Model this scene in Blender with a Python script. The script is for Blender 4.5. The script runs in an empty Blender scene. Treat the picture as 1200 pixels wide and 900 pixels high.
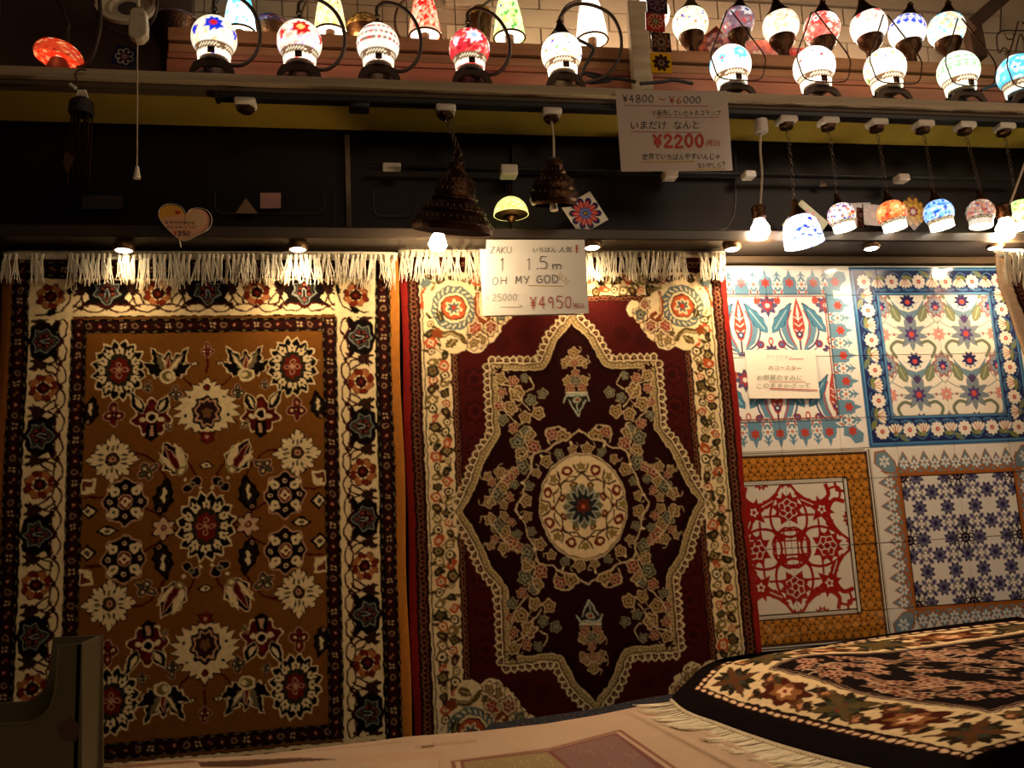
import bpy, bmesh, math, random
import numpy as np
from mathutils import Vector, Matrix

# ------------------------------------------------------------------ camera, world, exposure
SC = bpy.context.scene; COL = SC.collection
CAM = np.array([0., 0., 1.25]); PSI, THE, ROL, FPX = math.radians(9.9), math.radians(9.1), math.radians(2.9), 1000.
Fv = np.array([math.sin(PSI)*math.cos(THE), math.cos(PSI)*math.cos(THE), math.sin(THE)])
R0 = np.array([math.cos(PSI), -math.sin(PSI), 0.]); U0 = np.cross(R0, Fv)
Rv = math.cos(ROL)*R0-math.sin(ROL)*U0; Uv = math.sin(ROL)*R0+math.cos(ROL)*U0
cam = bpy.data.cameras.new('camera'); cam.lens = 30; cam.sensor_width = 36; cam.clip_start = .02
camo = bpy.data.objects.new('camera', cam); COL.objects.link(camo); SC.camera = camo
camo.matrix_world = Matrix(((Rv[0], Uv[0], -Fv[0], CAM[0]), (Rv[1], Uv[1], -Fv[1], CAM[1]), (Rv[2], Uv[2], -Fv[2], CAM[2]), (0, 0, 0, 1)))
SC.view_settings.view_transform = 'Standard'; SC.view_settings.look = 'None'
SC.view_settings.gamma = 1; SC.view_settings.use_curve_mapping = False; SC.view_settings.exposure = 0.0
W_ = bpy.data.worlds.new('dim_shop_air'); SC.world = W_; W_.use_nodes = True
W_.node_tree.nodes['Background'].inputs[0].default_value = (1, .58, .34, 1)
W_.node_tree.nodes['Background'].inputs[1].default_value = .012
def lamp(name, kind, loc, power, col=(1, .62, .32), size=.03, parent=None, rot=None, spot=None, blend=1.):
    l = bpy.data.lights.new(name, kind); l.energy = power; l.color = col
    if kind == 'AREA': l.shape = 'RECTANGLE'; l.size, l.size_y = size
    else: l.shadow_soft_size = size
    if kind == 'SPOT': l.spot_size = math.radians(spot); l.spot_blend = blend
    o = bpy.data.objects.new(name, l); COL.objects.link(o)
    if parent is not None: o.parent = parent; loc = Vector(loc)-parent.location
    o.location = loc
    if rot: o.rotation_euler = rot
    return o
# added unseen fill lights: a warm one at upper right, another behind the camera
lamp('right_fill_light', 'AREA', (2.6, .4, 2.9), 12, (1, .74, .52), (1.2, .5), rot=(math.radians(50), math.radians(25), 0))
lamp('camera_side_fill_light', 'AREA', (.9, -1.2, 2.9), 13, (1, .70, .46), (1.5, .8), rot=(math.radians(40), 0, 0))

# ------------------------------------------------------------------ woven and painted patterns
# A small numpy painter.  Patterns are filled into knot grids and end up as colour attributes
# of real meshes (one vertex per knot); nothing is loaded or saved.
def hexc(h):
    h = h.lstrip('#')
    a = np.array([int(h[i:i+2], 16)/255. for i in (0, 2, 4)])
    return np.where(a <= .04045, a/12.92, ((a+.055)/1.055)**2.4)

class Paint:
    def __init__(s, w, h, k, bg, ss=2):
        s.w, s.h, s.k, s.ss = w, h, k, ss
        s.A = np.zeros((int(round(h*k))*ss, int(round(w*k))*ss, 3), np.float32); s.A[:] = hexc(bg)
        s.M = np.array([[k*ss, 0, 0], [0, k*ss, 0.]])
    def at(s, x, y, sc=1., rot=0., fx=1., fy=1., sy=None):
        c = Paint.__new__(Paint); c.A = s.A; c.w, c.h, c.k, c.ss = s.w, s.h, s.k, s.ss
        a = math.radians(rot); ca, sa = math.cos(a), math.sin(a); sx = sc*fx; sy_ = (sc if sy is None else sy)*fy
        L = np.array([[ca*sx, -sa*sy_, x], [sa*sx, ca*sy_, y], [0, 0, 1]])
        c.M = s.M @ np.vstack([L])
        return c
    def poly(s, pts, col):
        p = np.asarray(pts, float); p = p @ s.M[:, :2].T + s.M[:, 2]
        H, W = s.A.shape[:2]
        x0, x1 = max(0, int(math.floor(p[:, 0].min()))), min(W, int(math.ceil(p[:, 0].max()))+1)
        y0, y1 = max(0, int(math.floor(p[:, 1].min()))), min(H, int(math.ceil(p[:, 1].max()))+1)
        if x0 >= x1 or y0 >= y1: return
        q = np.roll(p, -1, 0); ya, yb = p[:, 1]-.5, q[:, 1]-.5
        lo, hi = np.minimum(ya, yb), np.maximum(ya, yb)
        r0 = np.clip(np.ceil(lo), y0, y1).astype(int); r1 = np.clip(np.ceil(hi), y0, y1).astype(int)
        n = np.maximum(r1-r0, 0); tot = n.sum()
        if tot == 0: return
        e = np.repeat(np.arange(len(p)), n)
        rows = np.arange(tot)-np.repeat(np.cumsum(n)-n, n)+r0[e]
        t = (rows-ya[e])/(yb[e]-ya[e]); xs = p[e, 0]+t*(q[e, 0]-p[e, 0])
        xi = np.clip(np.ceil(xs-.5), x0, x1).astype(int)-x0
        sg = np.where(yb[e] > ya[e], 1, -1)
        d = np.zeros((y1-y0, x1-x0+1), np.int32); np.add.at(d, (rows-y0, xi), sg)
        m = np.cumsum(d, 1)[:, :-1] != 0
        s.A[y0:y1, x0:x1][m] = hexc(col) if isinstance(col, str) else col
    def ell(s, x, y, rx, ry=None, col='#000000', n=14, rot=0):
        ry = rx if ry is None else ry; a = np.arange(n)*2*math.pi/n; r = math.radians(rot)
        px, py = rx*np.cos(a), ry*np.sin(a)
        s.poly(np.c_[x+px*math.cos(r)-py*math.sin(r), y+px*math.sin(r)+py*math.cos(r)], col)
    def ring(s, x, y, r, w, col, col2, ry=None):
        ry = r if ry is None else ry
        s.ell(x, y, r, ry, col); s.ell(x, y, max(r-w, .1), max(ry-w, .1), col2)
    def rect(s, x0, y0, x1, y1, col): s.poly([(x0, y0), (x1, y0), (x1, y1), (x0, y1)], col)
    def line(s, pts, w, col):
        for (xa, ya), (xb, yb) in zip(pts[:-1], pts[1:]):
            dx, dy = xb-xa, yb-ya; L = math.hypot(dx, dy) or 1; nx, ny = -dy/L*w/2, dx/L*w/2
            ex, ey = dx/L*w*.3, dy/L*w*.3
            s.poly([(xa+nx-ex, ya+ny-ey), (xb+nx+ex, yb+ny+ey), (xb-nx+ex, yb-ny+ey), (xa-nx-ex, ya-ny-ey)], col)
    def curve(s, pts, w, col, n=8, closed=False): s.line(smooth(pts, n, closed), w, col)
    def polar(s, R, n, a, col, rx=1, ry=1, ph=0., x=0, y=0, sharp=0, m=None):
        m = m or max(28, n*6); t = np.arange(m)*2*math.pi/m
        if sharp: f = 1-2*np.abs(((t*n/(2*math.pi)+ph) % 1)*2-1)
        else: f = np.cos(n*t+ph*2*math.pi)
        r = R*(1+a*f); s.poly(np.c_[x+rx*r*np.sin(t), y-ry*r*np.cos(t)], col)
    def out(s, warp=0., seed=1):
        if warp:
            H, W = s.A.shape[:2]; rg = np.random.RandomState(seed); amp = warp*s.k*s.ss; D = []
            for _ in range(2):
                cell = 5*s.ss; g = rg.uniform(-1, 1, (H//cell+3, W//cell+3)); y, x = np.arange(H)/cell, np.arange(W)/cell
                iy, ix = y.astype(int), x.astype(int); fy, fx = (y-iy)[:, None], (x-ix)[None]
                fy, fx = fy*fy*(3-2*fy), fx*fx*(3-2*fx)
                D.append(((g[iy][:, ix]*(1-fy)+g[iy+1][:, ix]*fy)*(1-fx)+(g[iy][:, ix+1]*(1-fy)+g[iy+1][:, ix+1]*fy)*fx)*amp+rg.uniform(-.25, .25, (H, W))*amp)
            Y, X = np.mgrid[0:H, 0:W]
            s.A[:] = s.A[np.clip(Y+D[0], 0, H-1).astype(int), np.clip(X+D[1], 0, W-1).astype(int)]
        ss = s.ss; H, W = s.A.shape[0]//ss, s.A.shape[1]//ss
        return s.A[:H*ss, :W*ss].reshape(H, ss, W, ss, 3).mean((1, 3))

def smooth(pts, n=8, closed=False):
    p = [np.array(q, float) for q in pts]; N = len(p); out = []
    rng_ = range(N) if closed else range(N-1)
    for i in rng_:
        if closed: a, b, c, d = p[i-1], p[i], p[(i+1) % N], p[(i+2) % N]
        else: a, b, c, d = p[max(i-1, 0)], p[i], p[i+1], p[min(i+2, N-1)]
        for k in range(n):
            t = k/n
            out.append(.5*((2*b)+(c-a)*t+(2*a-5*b+4*c-d)*t*t+(-a+3*b-3*c+d)*t**3))
    if not closed: out.append(p[-1])
    return out

def leaf(c, x, y, L, w, rot, col, edge=None, serr=0, vein=None):
    q = c.at(x, y, rot=rot); n = 9; t = np.linspace(0, 1, n); hw = w*np.sin(math.pi*t**.8)
    if serr: hw = hw*(1+serr*np.where(np.arange(n) % 2, 1, -1))
    P = [(h, -L*tt) for h, tt in zip(hw, t)]+[(-h, -L*tt) for h, tt in zip(hw[::-1], t[::-1])]
    if edge:
        ww = w+1.; P2 = [(h*ww/w, -L*tt*1.08+.5) for h, tt in zip(hw, t)]+[(-h*ww/w, -L*tt*1.08+.5) for h, tt in zip(hw[::-1], t[::-1])]
        q.poly(P2, edge)
    q.poly(P, col)
    if vein: q.line([(0, -L*.15), (0, -L*.8)], max(.8, w*.22), vein)

# ---- hanging gold rug
GO, DK, CR, RD, PK, OL, OR = '#7c4e1c', '#110a07', '#ecd6a2', '#6e1e12', '#c79a78', '#4a4a38', '#a8541e'
def g_oval(c, r=29):                                   # dark oval rosette with white flame petals
    c.polar(r*1.08, 16, .10, CR, .88, 1.08, sharp=1, m=96); c.polar(r*1.0, 16, .10, DK, .88, 1.08, sharp=1, m=96)
    for i in range(12):
        a = 30*i; q = c.at(0, 0, rot=a); R = r*(.88+.2*abs(math.cos(math.radians(a))))
        q.poly([(-4.4, -R*.6), (-5, -R*.82), (-2, -R*.78), (0, -R*.95), (2, -R*.78), (5, -R*.82), (4.4, -R*.6), (0, -R*.5)], CR)
        q.ell(0, -R*.71, 1.3, 1.9, DK, 8)
    c.polar(r*.56, 12, .07, '#2e2a1c', .85, 1.15); c.polar(r*.42, 8, .1, RD, .85, 1.15)
    for a in (0, 90, 180, 270): c.at(0, 0, rot=a).ell(0, -r*.2, 3.1, 3.9, PK, 10)
    for a in (0, 90, 180, 270): c.at(0, 0, rot=a).ell(0, -r*.2, 2, 2.8, RD, 10)
    c.ell(0, 0, 2.5, 2.5, PK)
def g_star(c, r=27):                                   # cream eight-armed snowflake flower
    for col, e in ((DK, 1.4), (CR, 0)):
        for i in range(8):
            q = c.at(0, 0, rot=45*i); R = r*(1 if i % 2 == 0 else .86)+e
            q.poly([(-3.5-e, 0), (-4-e, -R*.5), (-7.5-e, -R*.66), (-6-e, -R*.8), (-2.6-e, -R*.72), (-3-e*.6, -R*.86), (0, -R), (3+e*.6, -R*.86), (2.6+e, -R*.72), (6+e, -R*.8), (7.5+e, -R*.66), (4+e, -R*.5), (3.5+e, 0)], col)
    for i in range(4): c.at(0, 0, rot=90*i).ell(0, -r*.42, 1.8, 4, '#77703e', 10)
    c.ell(0, 0, 8, 8, DK); c.polar(6, 8, .15, '#5b3c22'); c.ell(0, 0, 3.4, 3.4, PK); c.ell(0, 0, 1.8, 1.8, RD)
def g_flower(c, r=21):                                 # ring flower with cream lobes
    c.polar(r*1.1, 8, .08, PK, .95, 1.08); c.polar(r*1.02, 8, .08, DK, .95, 1.08)
    for i in range(8):
        q = c.at(0, 0, rot=45*i)
        if i % 2:
            q.ell(0, -r*.72, 5.6, 5.4, CR); q.ell(-2, -r*.98, 2.4, 2.4, CR, 8); q.ell(2, -r*.98, 2.4, 2.4, CR, 8); q.ell(0, -r*.72, 1.5, 2.2, OL, 8)
        else:
            q.ell(0, -r*.75, 4.6, 4.4, '#35120c'); q.ring(0, -r*.75, 2.6, 1.2, CR, DK)
    c.ell(0, 0, 9.2, 10.6, DK); c.ell(0, 0, 8, 9.4, PK); c.ell(0, 0, 6.8, 8.2, RD); c.polar(5, 4, .18, CR); c.ell(0, 0, 2, 2.2, RD)
def g_palm(c, r=36):                                   # big cream palmette, flame edged
    L = [(0, -1.04), (.1, -.93), (.08, -.86), (.24, -.88), (.2, -.74), (.42, -.78), (.38, -.62), (.66, -.62), (.56, -.46), (.86, -.36), (.7, -.24), (.98, -.1), (.74, -.02), (.98, .16), (.7, .18), (.84, .4), (.58, .34), (.64, .56), (.4, .48), (.38, .66), (.22, .6), (.14, .74), (0, .68)]
    P = np.array(L+[(-x, y) for x, y in L[::-1][1:-1]])*r
    c.poly(P*[1.06, 1.05], DK); c.poly(P, CR)
    c.poly([(0, r*.62), (-10, r*.66), (-7, r*.78), (-9, r*.92), (0, r*.98), (9, r*.92), (7, r*.78), (10, r*.66)], DK); c.polar(7, 6, .2, RD, y=r*.8); c.ell(0, r*.8, 2.4, 2.4, PK)
    c.polar(r*.44, 9, .1, DK, .95, 1.15, y=r*.04); c.polar(r*.36, 9, .12, PK, .95, 1.15, y=r*.04); c.polar(r*.3, 9, .1, '#2e1a12', .95, 1.15, y=r*.04); c.polar(r*.14, 5, .2, '#76512c', y=r*.06)
    for a in (-1, 1):
        c.ell(a*r*.6, r*.14, 2, 2, DK, 8); c.ell(a*r*.5, -r*.42, 2.2, 1.6, DK, 8)
    c.ell(0, -r*.72, 4, 4.6, DK); c.ell(0, -r*.72, 2.8, 3.4, RD)
def g_fan(c):                                          # split leaf cluster
    for col, e in ((CR, 1.3), (DK, 0)):
        for a, L in ((-58, 24), (-28, 30), (2, 24), (34, 32), (62, 24)):
            leaf(c, 0, 8, L+e, 5.2+e, a, col, serr=.25)
    for a, L in ((-28, 22), (34, 24)): leaf(c, 0, 6, L, 3, a, '#766a48', serr=.3); leaf(c, 2, 4, L*.8, 1.4, a, CR)
    leaf(c, 0, 6, 18, 2.6, 2, PK); leaf(c, 0, 6, 16, 1.4, 2, RD)
    c.ell(0, 8, 7.5, 6.5, CR); c.ell(0, 8, 5.4, 4.6, '#77683a'); c.ell(2, 8, 3, 2.6, CR); c.ell(-12, 2, 4, 4, DK)
def g_bud(c, s=1., col=RD):
    q = c.at(0, 0, sc=s)
    for cc, e in ((PK, 1.2), (DK, .2), (col, -.9)):
        q.ell(0, -7, 4+e, 6+e, cc); q.ell(-5, 1, 4.4+e, 4.4+e, cc); q.ell(5, 1, 4.4+e, 4.4+e, cc); q.ell(0, 6, 3+e, 5+e, cc)
    q.ell(-4.6, 1, 1.6, 1.6, CR, 8); q.ell(4.6, 1, 1.6, 1.6, CR, 8); q.ell(0, -7, 1.3, 2.4, PK, 8)
def g_crown(c, s=1.):
    q = c.at(0, 0, sc=s)
    q.polar(17, 7, .16, CR, 1, .95); q.polar(15.4, 7, .16, '#54140e', 1, .95)
    leaf(q, -6, -4, 18, 5, -25, DK, CR); leaf(q, -6, -6, 12, 2, -25, CR); leaf(q, 8, -4, 22, 4.6, 28, DK, CR); leaf(q, 9, -8, 14, 2, 28, CR)
    q.ell(0, 0, 5.4, 5.4, CR); q.ell(0, 0, 3.6, 3.6, DK); q.ell(-8, 2, 3, 2.4, CR, 8); q.ell(8, 2, 3, 2.4, CR, 8)
    q.poly([(-4, 6), (4, 6), (6, 18), (0, 22), (-6, 18)], DK); q.poly([(-1.6, 8), (1.6, 8), (2, 17), (-2, 17)], PK); q.ell(0, -9, 3, 3.4, RD)
def g_dleaf(c, rot=10):
    q = c.at(0, 0, rot=rot); leaf(q, 0, 19, 38, 9.5, 0, DK, serr=.14); leaf(q, 0, 13, 26, 6, 0, '#221a14', serr=.1)
    q.poly([(-1, 7), (3, 2), (1.5, 0), (3.4, -6), (1, -9), (-1.6, -3), (-.6, 0), (-2.6, 5)], CR); q.ring(1, 14, 2, .8, PK, DK)
def g_tulip(c, rot=0):
    q = c.at(0, 0, rot=rot)
    leaf(q, 0, 18, 36, 12, 0, CR, serr=.12); leaf(q, 0, 17.4, 34, 10.6, 0, DK, serr=.12); leaf(q, -4, 14, 26, 3.6, -8, CR); leaf(q, 5, 12, 24, 2.2, 8, CR); leaf(q, 1, 16, 30, 3, 0, '#5a150d', PK)
    q.ell(0, 14, 5, 4, '#8a7c50'); q.ell(0, 14, 2.6, 2, CR)
def g_dia(c, s=1., col=CR):
    q = c.at(0, 0, sc=s); q.poly([(-13, 0), (-4, -5.6), (0, -7), (4, -5.6), (13, 0), (4, 5.6), (0, 7), (-4, 5.6)], DK)
    q.poly([(-8, 0), (-2, -4.4), (0, -3), (2, -4.4), (8, 0), (2, 4.4), (0, 3), (-2, 4.4)], col); q.ell(0, 0, 3, 2.2, '#5c4a30')
def g_tri(c, s=1.):
    q = c.at(0, 0, sc=s); q.ell(-4, -3, 6.4, 6.4, PK); q.ell(5, 4, 6.4, 5.4, PK); q.ell(-4, -3, 5.2, 5.2, DK); q.ell(5, 4, 5.2, 4.2, DK); q.ell(0, 0, 4, 3.4, '#8a7a5c', rot=40); q.ell(0, 0, 2, 1.4, DK)
    q.ell(8, -6, 2, 2, CR, 8); q.ell(-9, 4, 2, 2.4, CR, 8)

def guard(c, L, h, step=12.5, base='#2a0f0b'):          # narrow guard stripe, local x along, y across
    c.rect(0, 0, L, h, DK); c.rect(0, h*.2, L, h*.8, base)
    n = int(L/step); st = L/max(n, 1)
    for i in range(n):
        x = (i+.5)*st; y = h/2; k = i % 4
        if k == 0:
            for a in (-2, 2):
                for b in (-2, 2): c.ell(x+a, y+b, 1.4, 1.4, '#c4a47c', 8)
        elif k == 1: c.ring(x, y, 3.6, 1.2, '#9a7454', '#35201a')
        elif k == 2: c.ell(x, y, 2.8, 2.8, '#5c1c12'); c.ell(x, y, 1.5, 1.5, '#c89070', 8)
        else: c.ell(x-1.5, y-1, 1.8, 1.4, '#8a6044', 8); c.ell(x+1.8, y+1.4, 1.6, 1.3, '#9a5a40', 8)
        c.line([(x-st*.35, 1.8), (x-st*.05, 1.3)], 1.2, '#7a6848'); c.line([(x-st*.35, h-1.4), (x-st*.05, h-1.8)], 1.2, '#7a6848')

def g_shield(c, w=1.):
    q = c.at(0, 0, sc=w)
    q.poly([(0, -22), (9, -19), (19, -18), (26, -10), (27, -1), (22, 7), (13, 12), (7, 19), (0, 24), (-7, 19), (-13, 12), (-22, 7), (-27, -1), (-26, -10), (-19, -18), (-9, -19)], DK)
    q.poly([(-20, 6), (-28, 12), (-34, 17), (-24, 17), (-12, 14), (0, 18), (12, 14), (24, 17), (34, 17), (28, 12), (20, 6)], DK)
    S = [(0, -17), (5, -13), (15, -12), (13, -5), (17, 2), (9, 6), (5, 13), (0, 17), (-5, 13), (-9, 6), (-17, 2), (-13, -5), (-15, -12), (-5, -13), (0, -17)]
    q.line(S, 1.6, '#7a8074'); q.line([(x*.74, y*.74) for x, y in S], 1.2, '#54524a')
    for x, y in ((-6, -6), (6, -6), (-7, 2), (7, 2), (0, -11)): q.ell(x, y, 3.2, 2.8, '#55170f'); q.ell(x, y, 1, 1, '#9a6048', 6)
    q.line([(-3, 6), (-2, -3), (0, -6), (2, -3), (3, 6)], 1.5, '#8c9086'); q.ell(0, 9, 2, 2.6, '#6a2e1c')
def g_rosette(c, r=15, bright=1):
    a, b = ('#6e2410', '#a8683a') if bright else ('#541a10', '#6a3a24')
    for i in range(8):
        q = c.at(0, 0, rot=45*i+22.5); q.ell(0, -r*.82, 4.4, 4.6, DK)
        q.ell(0, -r*.78, 3.6, 4, a if i % 2 else b)
    for i in range(8):
        q = c.at(0, 0, rot=45*i); q.ell(0, -r*.7, 2, 4.6, b if i % 2 else a)
    c.ell(0, 0, 7.2, 7.2, DK); c.polar(4.6, 6, .2, '#4a120c'); c.ell(0, 0, 1.8, 1.8, '#7a3020', 8)
def g_border(c, L, n, first=0):                         # main cream border, x along, y 0 outer .. 50 inner
    c.rect(0, 0, L, 50, CR); st = L/n
    for i in range(n):
        x = (i+.5)*st; s = c.at(x, 20)
        if (i+first) % 2: g_shield(s, st/64)
        else:
            g_rosette(s, 16)
            c.curve([(x-22, 6), (x-26, 16), (x-20, 24), (x-15, 32)], 2.4, '#35100c'); c.curve([(x+22, 6), (x+26, 16), (x+20, 24), (x+15, 32)], 2.4, '#35100c')
        for sg in (-1, 1):
            q = c.at(x+sg*st*.5, 8, fx=sg)
            leaf(q, 0, 16, 22, 4.2, -14, '#2a1a12', serr=.35); leaf(q, -1, 4, 9, 2.2, -70, '#3a1d14'); leaf(q, -1, 10, 8, 2, 60, '#3a1d14')
            q.curve([(0, 14), (-2, 22), (-8, 29)], 2.2, '#35140e')
    m = n*2
    for i in range(m):
        x = i*L/m; w = L/m
        c.curve([(x+2, 38), (x+w*.3, 34.5), (x+w*.7, 34.5), (x+w-2, 38), (x+w*.7, 43), (x+w*.3, 43), (x+2, 38)], 2.1, '#401210'); c.ell(x, 38, 3, 3, '#35100c')
    c.rect(0, 45.5, L, 50, CR)
    c.rect(0, 0, L, 1.6, DK); c.rect(0, 48.6, L, 50, DK)

def rug_gold(k=1.):
    W, H = 470, 666; c = Paint(W, H, k, GO)
    # outer guards + border + inner guards, four sides
    for i in range(2):
        o = c.at(W if i else 0, H if i else 0, fx=-1 if i else 1, fy=-1 if i else 1)
        o.rect(0, 0, 12, H, '#b87a34'); o.rect(0, 0, W, 8, '#3a1a10')
    def side(x, y, rot, L, kind, fy=1):
        q = c.at(x, y, rot=rot, fy=fy)
        if kind == 0: guard(q, L, 20)
        elif kind == 1: g_border(q, L, *side.n)
        else: guard(q, L, 18)
    side.n = (7, 0)
    # top / bottom
    for fy, y in ((1, 8), (-1, H-8)): side(12, y, 0, W-24, 0, fy)
    for fy, y in ((1, 28), (-1, H-28)): side.n = (7, 0); side(31, y, 0, W-62, 1, fy)
    side.n = (9, 1)
    q = c.at(31, H-31, rot=-90); q2 = c.at(W-31, 31, rot=90)
    q.rect(0, 0, H-62, 50, CR); q2.rect(0, 0, H-62, 50, CR)
    g_border(c.at(31, H-78, rot=-90), H-156, 9, 1); g_border(c.at(W-31, 78, rot=90), H-156, 9, 1)
    for fy, y in ((1, 30), (-1, H-30)):
        for fx, x in ((1, 31), (-1, W-31)):
            s = c.at(x, y, fx=fx, fy=fy); s.rect(0, 0, 50, 50, CR); g_rosette(s.at(24, 22), 15); s.curve([(8, 44), (30, 42), (44, 30), (46, 8)], 2, '#35100c'); leaf(s, 20, 44, 14, 4, 60, DK, serr=.3); leaf(s, 44, 20, 14, 4, 20, DK, serr=.3)
    guard(c.at(12, H, rot=-90), H, 19); guard(c.at(W-12, 0, rot=90), H, 19)
    for a in (0, 1):
        o = c.at(W if a else 0, H if a else 0, fx=-1 if a else 1, fy=-1 if a else 1)
        guard(o.at(79, 80), W-158, 18)
    guard(c.at(79, H-80, rot=-90), H-160, 18); guard(c.at(W-79, 80, rot=90), H-160, 18)
    c.rect(97, 98, W-97, H-98, GO)
    # field, four-fold
    cx, cy = 235, 333
    for fx in (1, -1):
        for fy in (1, -1):
            f = c.at(cx, cy, fx=fx, fy=fy)
            for P in ([(0, -20), (12, -60), (30, -86), (44, -80)], [(30, 0), (60, -20), (92, -36), (134, -40)], [(0, -180), (16, -168), (45, -200)], [(40, -40), (52, -70), (74, -88), (106, -84)], [(0, -186), (0, -220)], [(92, -36), (106, -60), (108, -84)], [(96, -190), (72, -185), (50, -196)]):
                f.curve(P, 2.6, '#4c140e')
    for fx in (1, -1):
        for fy in (1, -1):
            f = c.at(cx, cy, fx=fx, fy=fy)
            g_oval(f.at(101, -190), 31); g_fan(f.at(46, -192, 1.32, fx=-1))
            g_star(f.at(106, -83), 30); g_flower(f.at(91, -33), 23)
            g_crown(f.at(63, -132, 1.3)); g_bud(f.at(106, -136), 1.15); g_tulip(f.at(38, -82, 1.3), 30)
            g_dleaf(f.at(48, -38, 1.22), -12); g_dleaf(f.at(131, -142), -10); g_tri(f.at(16, -50), 1.05)
            g_dia(f.at(15, -196), .5); g_bud(f.at(68, -168), .6, OL); g_bud(f.at(36, -160), .8, OL)
            q = f.at(67, -68, rot=-60); g_bud(q, 1.05, '#5a5238'); q = f.at(44, -120, rot=30); g_bud(q, .5, '#7a7250')
            s = f.at(131, -52); s.poly([(-8, -9), (8, -9), (8, 9), (-6, 8)], CR); s.poly([(-5, -6), (7, -7), (7, 5), (0, 5)], '#6a3418'); s.poly([(-2, 0), (4, 1), (3, 8), (-4, 7)], CR)
            s = f.at(131, -24); s.poly([(0, -11), (9, 0), (0, 11), (-11, 0)], DK); s.poly([(0, -7), (6, 0), (0, 7), (-7, 0)], CR); s.ell(0, 0, 3, 3, OL)
    for fx in (1, -1):
        f = c.at(cx, cy, fx=fx); g_dia(f.at(110, 0), 1.); s = f.at(48, 0); s.polar(12.5, 6, .32, DK, sharp=1, m=60, ph=.5); s.polar(10.5, 6, .32, '#d8b48c', sharp=1, m=60, ph=.5); s.ell(0, 0, 4, 4, RD); s.ell(0, 0, 1.8, 1.8, PK)
    for fy in (1, -1):
        f = c.at(cx, cy, fy=fy); g_palm(f.at(0, -138), 40); g_bud(f.at(0, -212), .75, RD); s = f.at(0, -72); g_dia(s, .75)
    g_oval(c.at(cx, cy), 34)
    c.rect(0, 0, 12, H, '#9a5e26'); c.rect(W-12, 0, W, H, '#a86a2a')
    return c.out(1.15)

# ---- hanging red rug
R2, R3, C2, O2, U2, K2, T2 = '#40110e', '#260808', '#e6d0a0', '#6e5a34', '#b0522a', '#241510', '#5c6a66'
def r_fl(c, r, k=0):                                    # little flowers of the medallion
    a, b = (('#a8905c', '#6e5230'), ('#b88a70', '#74301f'), ('#8e8c70', '#3e4038'))[k % 3]; n = 5+k % 2
    c.polar(r*1.08, n, .15, ('#c0a880', '#b09470', '#8e8664')[k % 3]); c.polar(r*.84, n, .16, b); c.polar(r*.52, 5, .3, a); c.ell(0, 0, r*.22, r*.22, K2, 8)
    if k == 0: c.curve([(r, 0), (r*1.5, -r*.6), (r*1.2, -r*1.3)], .9, '#b8a078', 3)
def r_chain(c, L, h, step=5.6):
    c.rect(0, 0, L, h, '#2a110c'); n = int(L/step)
    for i in range(n):
        x = (i+.5)*L/n; q = c.at(x, h*.5)
        q.line([(-2.4, -h*.26), (0, -h*.08), (2.2, -h*.26)], 1.0, '#8a6242'); q.line([(-2.4, h*.22), (0, h*.06), (2.2, h*.22)], 1.0, '#7a5038'); q.ell(0, 0, 1.3, 1.1, '#6e2a1c', 6)
def r_border(c, L, w, rng):
    c.rect(0, 0, L, w, C2)
    x = 7
    i = 0
    cols = [('#2e2a1c', O2), (U2, '#d6b48a'), ('#3a2416', '#8c7c4c'), ('#7d6a3c', C2)]
    c.curve([(t, w/2+math.sin(t*.13)*w*.28) for t in range(0, int(L), 9)], 1.4, '#8a7648', 3)
    while x < L-5:
        for s in (0, 1):
            y = w*(.28 if s else .72)+rng.uniform(-1.5, 1.5); cc = cols[(i*3+s*2) % 4]; r = rng.uniform(4.2, 6.6); xx = x+s*5
            q = c.at(xx, y, rot=rng.uniform(0, 180))
            if (i+s) % 3 == 0:
                q.polar(r*1.15, 4+i % 3, .12, cc[0], 1.1, .9); q.polar(r*.62, 4, .15, cc[1]); q.ell(0, 0, 1.1, 1.1, K2, 8)
            elif (i+s) % 3 == 1:
                q.ell(0, 0, r*1.15, r*.8, cc[0]); q.ell(r*.6, r*.4, r*.6, r*.5, cc[0]); q.ell(-.8, 0, r*.45, r*.3, cc[1]); leaf(q, r, 0, 7, 2, 80, O2)
            else:
                q.ring(0, 0, r*.95, r*.34, cc[0], C2); q.ell(0, 0, 1.6, 1.6, cc[0], 8); leaf(q, -2, 2, 9, 2, 200, '#4a3c20')
        x += rng.uniform(10, 12.5); i += 1
QP = [(0, -226), (9, -218), (19, -208), (28, -197), (34, -185), (39, -173), (42, -169), (48, -168), (99, -169), (101, -167), (101, -86), (108, -77), (117, -66), (123, -52), (129, -36), (138, -18), (149, 0)]
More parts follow.
